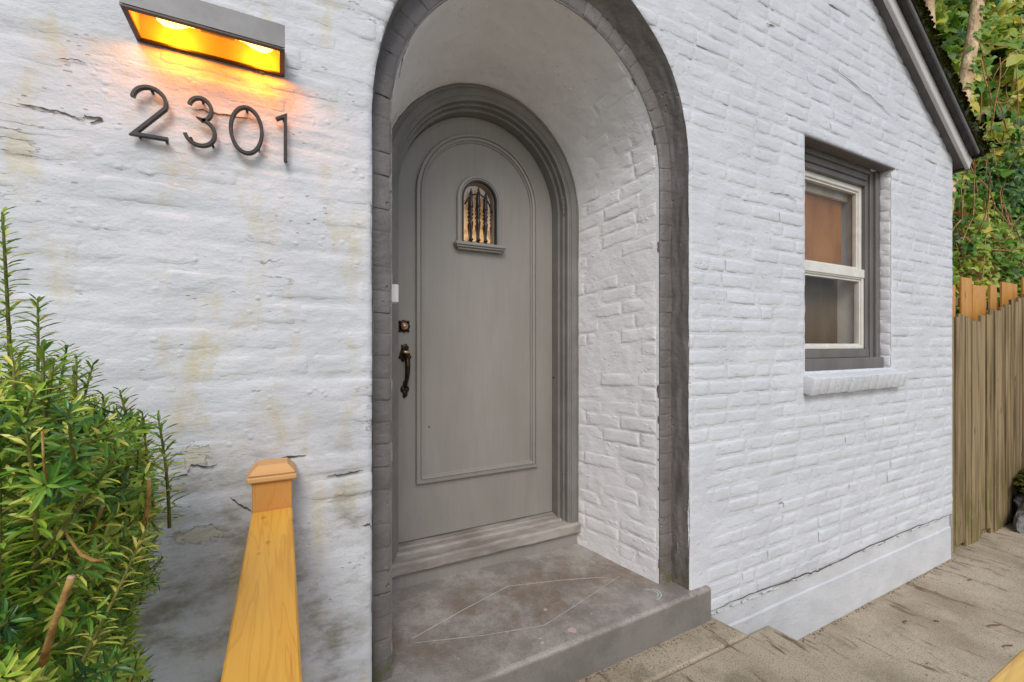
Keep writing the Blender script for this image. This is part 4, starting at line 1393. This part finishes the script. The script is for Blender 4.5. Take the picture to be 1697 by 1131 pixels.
# boulder at the foot of the fence
bm = bmesh.new()
bmesh.ops.create_icosphere(bm, subdivisions=4, radius=1)
for v in bm.verts:
    n = float(fbm(np.array([v.co.x * 1.7 + v.co.z]), np.array([v.co.y * 1.7 - v.co.z * .6]), 4, 301)[0])
    n = max(-.25, min(.25, n))
    v.co *= 1 + .5 * n
    v.co = Vector((5.86 + v.co.x * .50, -.12 + v.co.y * .17, -.36 + v.co.z * .27))
BO = from_bm('boulder', bm, M['rock'], None, False, label='rough grey boulder with green moss at the foot of the fence', cat='boulder')
b = MB()
for k in range(900):
    a, q = rng.uniform(0, 6.283), rng.uniform(0, 1)
    p = Vector((5.88 + .40 * math.cos(a) * q, -.09 + .15 * math.sin(a) * q, -.13 + .14 * (1 - q) + rng.uniform(-.05, .05)))
    r0 = rng.uniform(.01, .03)
    vs = [p + Vector((r0 * math.cos(c * 1.257) * rng.uniform(.6, 1.3), r0 * math.sin(c * 1.257), rng.uniform(-.004, .004))) for c in range(5)] + [p + Vector((0, 0, r0 * .8))]
    b.add(vs, [[c, (c + 1) % 5, 5] for c in range(5)])
b.build('moss', M['moss'], BO, True, kind='stuff')

# ------------------------------------------------------------------ bank, ivy, trees
def hill_y(x, z):
    return .62 + .115 * (z - 1.0) + .25 * fbm(np.asarray(x) * .8, np.asarray(z) * .9, 3, 401)
hx = np.linspace(4.6, 30, 128); hz = np.linspace(-.6, 15, 79)
X, Z = np.meshgrid(hx, hz, indexing='ij')
Yh = hill_y(X, Z) + .28
vs = np.stack([X.ravel(), Yh.ravel(), Z.ravel()], 1)
n = len(hz)
mk('hill', vs, [[i * n + j, (i + 1) * n + j, (i + 1) * n + j + 1, i * n + j + 1] for i in range(len(hx) - 1) for j in range(n - 1)], M['bank'], None, True, kind='structure')

def leaf_cloud(name, tmpl, faces, P, Nn, sc, tint, mat, parent=None, seed=1, up=(0, 0, -1), **kw):
    """many leaves, each its own small faces, joined into one mesh"""
    rs = np.random.RandomState(seed)
    n = len(P)
    Nn = Nn / np.linalg.norm(Nn, axis=1)[:, None]
    u = np.array(up)[None] + rs.normal(0, .55, (n, 3))
    u = u - Nn * (u * Nn).sum(1)[:, None]
    u /= np.linalg.norm(u, axis=1)[:, None] + 1e-9
    r = np.cross(u, Nn)
    T = np.array(tmpl)
    k = len(T)
    V = P[:, None] + sc[:, None, None] * (T[None, :, 0, None] * r[:, None] + T[None, :, 1, None] * u[:, None] + T[None, :, 2, None] * Nn[:, None])
    V = V.reshape(-1, 3)
    Fs = (np.array(faces)[None] + (np.arange(n) * k)[:, None, None]).reshape(-1, 3)
    o = mk(name, V, Fs.tolist(), mat, parent, False, **kw)
    at = o.data.attributes.new('tint', 'FLOAT', 'POINT')
    at.data.foreach_set('value', np.repeat(np.clip(tint, 0, 1), k).astype(np.float32))
    return o
ivyT = [(0, 0, 0), (.30, -.12, .03), (.55, .10, -.04), (.30, .32, .04), (.26, .62, 0), (0, 1.0, -.10), (-.26, .62, 0), (-.30, .32, .04), (-.55, .10, -.04), (-.30, -.12, .03), (0, .35, .07)]
ivyF = [(i, i + 1, 10) for i in range(9)] + [(9, 0, 10)]
rs = np.random.RandomState(5)
def ivy_pts(n, x0, x1, z0, z1, thick, gap=True):
    x = rs.uniform(x0, x1, n); z = rs.uniform(z0, z1, n)
    y = hill_y(x, z) + rs.uniform(-thick, .12, n)
    P = np.stack([x, y, z], 1)
    if gap:
        pp = np.array([proj(*p) for p in P])
        g = ((pp[:, 0] - 1648) / 34) ** 2 + ((pp[:, 1] - 165) / 105) ** 2
        g2 = ((pp[:, 0] - 1618) / 22) ** 2 + ((pp[:, 1] - 255) / 42) ** 2
        keep = (np.minimum(g, g2) > 1) | (rs.uniform(0, 1, n) < .10)
        P = P[keep]
    return P
Pa = ivy_pts(12500, 4.9, 9.0, .2, 3.6, .30)
Pb = ivy_pts(13000, 6.0, 14.5, 3.0, 9.5, .35)
Pc = ivy_pts(9000, 8.5, 27, -.4, 11, .35, False)
for q, (P, s0, s1) in enumerate(((Pa, .045, .085), (Pb, .08, .14), (Pc, .16, .28))):
    n = len(P)
    N = np.stack([rs.normal(-.6, .5, n), rs.normal(-.6, .5, n), rs.normal(.65, .5, n)], 1)
    tint = .52 + .9 * fbm(P[:, 0] * 1.3, P[:, 2] * 1.3, 3, 411) + rs.normal(0, .17, n)
    leaf_cloud('ivy', ivyT, ivyF, P, N, rs.uniform(s0, s1, n), tint, IVY, None, 20 + q, kind='stuff')
Pd = ivy_pts(1900, 4.9, 9.0, .9, 2.6, .25, False)
pp = np.array([proj(*p) for p in Pd])
Pd = Pd[((pp[:, 1] > 240) & (pp[:, 1] < 470) & (rs.uniform(0, 1, len(pp)) < .8))]
n = len(Pd)
leaf_cloud('dry_leaves', ivyT, ivyF, Pd, np.stack([rs.normal(-.5, .6, n), rs.normal(-.7, .5, n), rs.normal(.4, .6, n)], 1), rs.uniform(.04, .08, n), rs.uniform(0, 1, n), DRYL, None, 31, kind='stuff')
b = MB()
for k in range(85):
    px, py = rng.uniform(1570, 1700), rng.uniform(120, 480)
    # start on the bank where the line of sight meets it
    for Y in np.arange(.2, 2.5, .04):
        p = onY(px, py, float(Y))
        if Y >= float(hill_y(p.x, p.z)) - .26:
            break
    d = Vector((rng.uniform(-.6, .6), rng.uniform(-.15, .15), rng.choice((-1, 1)) * rng.uniform(.3, 1)))
    ln = rng.uniform(.3, 1.3)
    pts = []
    q = p.copy()
    for i in range(9):
        pts.append(q.copy())
        d += Vector((rng.gauss(0, .22), rng.gauss(0, .06), rng.gauss(0, .22)))
        q = q + d.normalized() * ln / 8
    b.tube(pts, [.0055 * rng.uniform(.5, 1.2)] * 9, 5)
b.build('dry_vines', M['vine'], None, True, kind='stuff')

def tree(name, base_px, top_px, Y, r0, r1, label, seed):
    r = random.Random(seed)
    A, B = onY(*base_px, Y), onY(*top_px, Y)
    ax = (B - A).normalized()
    foot = A - ax * ((A.z + .5) / ax.z)
    top = B + ax * 4.5
    t = thing(name, foot, label, 'tree', 'trees on the bank')
    n = 26
    pts, rad = [], []
    for i in range(n):
        k = i / (n - 1)
        p = foot.lerp(top, k)
        p += Vector((.03 * math.sin(7 * k + seed), .0, 0)) * (1 if .0 < k else 0)
        pts.append(p); rad.append((r0 * (1 - k) + r1 * k) * r.uniform(.95, 1.06))
    b = MB(); b.tube(pts, rad, 14)
    for k in range(7):
        i = 18 + k
        p = pts[min(i, n - 1)]
        d = Vector((r.uniform(-1, 1), r.uniform(-.6, 1), r.uniform(.3, .9))).normalized()
        b.tube([p, p + d * .6 + Vector((0, 0, .1)), p + d * 1.3 + Vector((0, 0, .35))], [r1 * .8, r1 * .5, r1 * .15], 6)
    b.build('trunk', M['bark'], t, True)
    rr = np.random.RandomState(seed)
    m_ = 1500
    P = np.array(top)[None] + rr.normal(0, 1, (m_, 3)) * np.array([1.1, .9, .8]) + np.array([0, .5, .6])
    leaf_cloud('crown', ivyT, ivyF, P, rr.normal(0, 1, (m_, 3)) + np.array([0, 0, .8]), rr.uniform(.1, .18, m_), rr.uniform(.3, .9, m_), IVY, t, seed)
    # ivy climbing the trunk, on its far-right side
    return t, pts, rad
T1, p1_, r1_ = tree('tree', (1542, 130), (1537, 0), .52, .05, .044, 'straight pale brown tree trunk rising just above the roof edge', 3)
T2, p2_, r2_ = tree('tree', (1590, 190), (1619, 0), .50, .063, .054, 'leaning pale brown tree trunk with small ivy climbing it', 4)
P, N = [], []
for k in range(110):
    i = rng.randrange(6, 22)
    q = Vector(p2_[i]).lerp(Vector(p2_[i + 1]), rng.random())
    a = rng.gauss(0, .45)
    d = (Vector((-.96, -.28, 0)) * .75 + Vector((.887, -.46, 0)) * (.55 + .25 * a)).normalized()
    P.append(q + d * (r2_[i] + .008)); N.append(d + Vector((0, 0, .5)))
leaf_cloud('climbing_ivy', ivyT, ivyF, np.array(P), np.array(N), np.array([rng.uniform(.045, .085) for _ in P]), np.array([rng.uniform(.3, .7) for _ in P]), IVY, T2, 44)

# ------------------------------------------------------------------ yew shrub on the left
SH = thing('yew_shrub', (-.62, -.52, -.56), 'dense green yew shrub with upright needle shoots and pruned branches at the wall', 'shrub')
rs = np.random.RandomState(77)
def shoot(base, d, L_, den=300, nl=.028, seed=0, r0=.0026):
    """stem line and needle placements"""
    r = random.Random(seed)
    d = Vector(d).normalized()
    side = d.orthogonal().normalized()
    bend = Vector((r.gauss(0, .12), r.gauss(0, .12), r.uniform(.0, .2)))
    pts = [Vector(base) + d * (L_ * k / 6) + bend * L_ * (k / 6) ** 2 * .6 for k in range(7)]
    nd = []
    cnt = max(12, int(L_ * den))
    for i in range(cnt):
        t = (i + r.random()) / cnt
        t = .06 + .94 * t
        k = min(int(t * 6), 5)
        p = pts[k].lerp(pts[k + 1], t * 6 - k)
        ax = (pts[k + 1] - pts[k]).normalized()
        a = i * 2.39996 + r.uniform(-.3, .3)
        e1_ = (side - ax * side.dot(ax)).normalized(); e2_ = ax.cross(e1_)
        rad = e1_ * math.cos(a) + e2_ * math.sin(a)
        lift = .25 + .55 * t ** 3 + r.gauss(0, .12)
        dirn = (rad + ax * lift).normalized()
        nd.append((p, dirn, ax, nl * r.uniform(.65, 1.15) * (1 - .35 * max(0, t - .85) / .15), r.random()))
    return pts, nd
class Needles:
    def __init__(s):
        s.v = []; s.f = []; s.t = []
    def add(s, nd, tint):
        for p, d, ax, ln, q in nd:
            w_ = d.cross(ax)
            w_ = (w_.normalized() if w_.length > 1e-4 else d.orthogonal()) * ln * .090
            drop = -ax * ln * .10
            m1 = p + d * ln * .35 + ax * ln * .05; m2 = p + d * ln * .75; tp = p + d * ln + drop
            keel = d.cross(w_).normalized() * ln * .03
            b = len(s.v)
            s.v += [p[:], (m1 + w_)[:], (m1 - w_)[:], (m1 + keel)[:], (m2 + w_ * .9)[:], (m2 - w_ * .9)[:], tp[:]]
            s.f += [(b, b + 1, b + 3), (b, b + 3, b + 2), (b + 1, b + 4, b + 3), (b + 3, b + 4, b + 6), (b + 3, b + 6, b + 5), (b + 2, b + 3, b + 5)]
            s.t += [min(1, max(0, tint + (q - .5) * .55 + (.25 if q > .93 else 0)))] * 7
    def build(s, name, parent, **kw):
        o = mk(name, s.v, s.f, YEW, parent, False, **kw)
        at = o.data.attributes.new('tint', 'FLOAT', 'POINT')
        at.data.foreach_set('value', np.array(s.t, np.float32))
        return o
def xmax(py):
    return float(np.interp(py, [380, 500, 560, 640, 690, 700, 850, 930, 990, 1030, 1060, 1131], [0, 20, 60, 120, 200, 262, 284, 280, 262, 232, 240, 262]))
# upright leaders against the wall: (tip pixel, distance plane, length)
lead = [(11, 387, -.42, .30), (12, 500, -.38, .22), (81, 508, -.36, .30), (97, 577, -.33, .22), (50, 598, -.48, .24), (126, 608, -.33, .20), (150, 615, -.36, .24), (174, 658, -.34, .16), (225, 670, -.38, .22), (256, 690, -.34, .16), (279, 690, -.36, .20),
        (28, 640, -.62, .22), (120, 665, -.60, .22), (70, 690, -.70, .20), (205, 720, -.48, .18), (15, 720, -.80, .20)]
for k in range(16):
    lead.append((rng.uniform(0, 130), rng.uniform(590, 690), rng.uniform(-.75, -.35), rng.uniform(.16, .24)))
lead = [l for l in lead if l[0] < 12 + (l[1] - 480) * .95 or l[1] > 655 or l[0] < 130]
for i, (px, py, Y, ln) in enumerate(lead):
    tip = onY(px, py, Y)
    base = tip - Vector((rng.uniform(-.01, .02), rng.uniform(-.01, .02), ln))
    pts, nd = shoot(base, tip - base, ln, 430, .030, 500 + i)
    b = MB(); b.tube(pts, [.0032, .003, .0028, .0025, .0022, .002, .0012], 6)
    so = b.build('shoot', M['stem'], SH, True)
    N_ = Needles(); N_.add(nd, rng.uniform(.35, .6)); N_.build('needles', so)
# pruned branches: (pixel, pixel, depth offset) chains, the foliage leaves them open
BRANCHES = [
    ([(247, 795, 0), (247, 815, 0), (244, 845, .01), (238, 875, .02), (226, 915, .05)], -.64, [.0068, .0062, .0065, .007, .006], True),
    ([(118, 958, 0), (112, 975, 0), (98, 1010, .0), (82, 1058, .02), (70, 1100, .05)], -.88, [.0066, .006, .0066, .007, .0065], True),
    ([(172, 930, 0), (155, 929, .0), (135, 920, .0), (120, 900, .01), (108, 882, .02)], -.80, [.0032, .0036, .0036, .0032, .003], False),
    ([(170, 840, 0), (166, 850, 0), (155, 875, .02), (145, 900, .05)], -.70, [.0045, .0045, .005, .005], True),
    ([(70, 715, 0), (72, 760, 0), (75, 788, .01), (82, 830, .03)], -.84, [.0022, .0022, .0022, .0022], False)]
def hides_branch(P_):
    q = proj(*P_)
    if q is None:
        return False
    for ch, Y, _, _ in BRANCHES:
        if P_.y > Y + .12:
            continue
        for (ax, ay, _), (bx_, by_, _) in zip(ch[:-1], ch[1:]):
            t = max(0, min(1, ((q[0] - ax) * (bx_ - ax) + (q[1] - ay) * (by_ - ay)) / ((bx_ - ax) ** 2 + (by_ - ay) ** 2 + 1e-6)))
            if math.hypot(q[0] - ax - t * (bx_ - ax), q[1] - ay - t * (by_ - ay)) < 7:
                return True
    return False
# body of the shrub
NB_ = Needles(); ST = MB()
c = Vector((-.66, -.52, .33)); rad = Vector((.60, .44, .66))
cnt = 0
tries = 0
while cnt < 820 and tries < 9000:
    tries += 1
    u = Vector(rs.normal(0, 1, 3)).normalized()
    if u.z < -.75:
        continue
    k = rs.uniform(.62, 1.0) if rs.uniform() < .55 else rs.uniform(.85, 1.0)
    p = c + Vector((u.x * rad.x, u.y * rad.y, u.z * rad.z)) * k
    if p.y > -.06:
        p.y = -.06 - rs.uniform(0, .08)
    d = (Vector((u.x * .9, u.y * .9, u.z * .5 + .75)) + Vector(rs.normal(0, .28, 3))).normalized()
    ln = rs.uniform(.07, .15)
    tip = p + d * ln
    q0, q1 = proj(*p), proj(*(tip + Vector((.012, 0, 0))))
    vis = False
    if q1 is not None and q0 is not None:
        if q1[0] > xmax(q1[1]) or q0[0] > xmax(q0[1]) - 8 or (q1[0] > -60 and q1[1] < 640 and q1[0] < 300):
            continue
        vis = -150 < q1[0] < 320
    if tip.y > -.03:
        continue
    if (tip - Vector(CAM)).length < .42:
        continue
    if not vis and rs.uniform() < .45:
        continue
    if vis and (hides_branch(tip) or hides_branch(p) or hides_branch((tip + p) / 2)):
        continue
    pts, nd = shoot(p, d, ln, 420 if vis else 180, .0235, 1000 + tries)
    hgt = (p.z - c.z) / rad.z
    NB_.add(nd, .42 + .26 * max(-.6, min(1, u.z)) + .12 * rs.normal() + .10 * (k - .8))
    ST.tube(pts[::2], [.0022, .002, .0016, .001], 4, False)
    cnt += 1
# extra fill along the visible flank so that the wall does not show through
extra = 0
tries = 0
while extra < 560 and tries < 9000:
    tries += 1
    py = rs.uniform(690, 1190); px = rs.uniform(-40, xmax(min(py, 1131)) - 14)
    Y = rs.uniform(-.80, -.20) if px < 150 else rs.uniform(-.55, -.16)
    p = onY(px, py, float(Y))
    d = Vector((rs.normal(.25, .5), rs.normal(-.35, .5), rs.uniform(.2, 1.0))).normalized()
    ln = rs.uniform(.06, .12)
    tip = p + d * ln
    q1 = proj(*(tip + Vector((.012, 0, 0))))
    if q1 is None or q1[0] > xmax(q1[1]) or q1[1] < 640 or (tip - Vector(CAM)).length < .42 or tip.x > -.09:
        continue
    if hides_branch(tip) or hides_branch(p) or hides_branch((tip + p) / 2):
        continue
    pts, nd = shoot(p, d, ln, 420, .0235, 20000 + tries)
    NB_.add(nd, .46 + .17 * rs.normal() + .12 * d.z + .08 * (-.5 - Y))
    ST.tube(pts[::2], [.0022, .002, .0016, .001], 4, False)
    extra += 1
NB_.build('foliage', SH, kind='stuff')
ST.build('twigs', M['stem'], SH, True, kind='stuff')
def branch(pixs, Y, rads, cut=True):
    pts = [onY(px, py, Y + dy) for px, py, dy in pixs]
    b = MB(); b.tube(pts, rads, 9)
    o = b.build('branch', M['branch'], SH, True)
    if cut:
        d = (pts[0] - pts[1]).normalized()
        b = MB(); b.tube([pts[0] - d * .001, pts[0] + d * .0015], rads[0] * .92, 9)
        b.build('cut_end', M['cutend'], o, True)
for ch, Y, rd, ct in BRANCHES:
    branch(ch, Y, [r * .42 * rng.uniform(.8, 1.2) for r in rd], ct)
# main stems down to the soil
b = MB()
for k in range(7):
    a = k * .9
    b.tube([(-.62 + .05 * math.cos(a), -.52 + .05 * math.sin(a), -.56), (-.62 + .12 * math.cos(a), -.52 + .1 * math.sin(a), -.1), (-.63 + .3 * math.cos(a), -.52 + .22 * math.sin(a), .45)], [.022, .016, .008], 8)
b.build('stem', M['branch'], SH, True)

# ------------------------------------------------------------------ litter on the walkway
lit = [(1607, 962, .030, 'small dark leaf scrap near the fence on the walkway'), (1648, 1037, .075, 'dark curled twig lying in the middle of the walkway'), (1670, 1071, .055, 'short twig lying beside the pale handrail'),
       (1500, 1031, .035, 'small dark twig near the steps on the walkway'), (1610, 964, .0, ''), (1552, 1030, .018, 'tiny dark leaf scrap on the walkway middle')]
for q, (px, py, ln, lab) in enumerate(lit):
    if not lab:
        continue
    c = onZ(px, py, GZ + .004)
    a = rng.uniform(-.4, .4)
    pts = [(c.x + ln * (t - .5) * math.cos(a) * 1.4, c.y + ln * (t - .5) * math.sin(a) + .006 * math.sin(6 * t), GZ + .004 + .003 * math.sin(3 * t)) for t in (0, .25, .5, .75, 1)]
    b = MB(); b.tube(pts, [.001, .003, .0035, .0028, .001], 6)
    b.build('twig', M['twig'], None, True, label=lab, cat='twig', group='litter on the walkway')

# crumbs of dirt, moss and paint along the foot of the wall and of the entry slab
b = MB()
def crumb(x, y, z, r0):
    vs = [Vector((x + r0 * math.cos(c * 1.257) * rng.uniform(.5, 1.4), y + r0 * math.sin(c * 1.257) * rng.uniform(.5, 1.2), z)) for c in range(5)] + [Vector((x, y, z + r0 * rng.uniform(.4, .9)))]
    b.add(vs, [[c, (c + 1) % 5, 5] for c in range(5)])
for k in range(240):
    crumb(rng.uniform(2.16, 4.3), -.003 - abs(rng.gauss(0, .010)), GZ, rng.uniform(.0015, .006))
for k in range(150):
    x = rng.uniform(.5, 1.7)
    crumb(x, -.047 + .012 * (x - .55) - abs(rng.gauss(0, .007)), -.150, rng.uniform(.0012, .0045))
for k in range(160):
    crumb(rng.uniform(2.2, 6.0), rng.uniform(-1.4, 0), GZ, rng.uniform(.002, .006))
b.build('dirt_crumbs', M['twig'], None, False, kind='stuff')
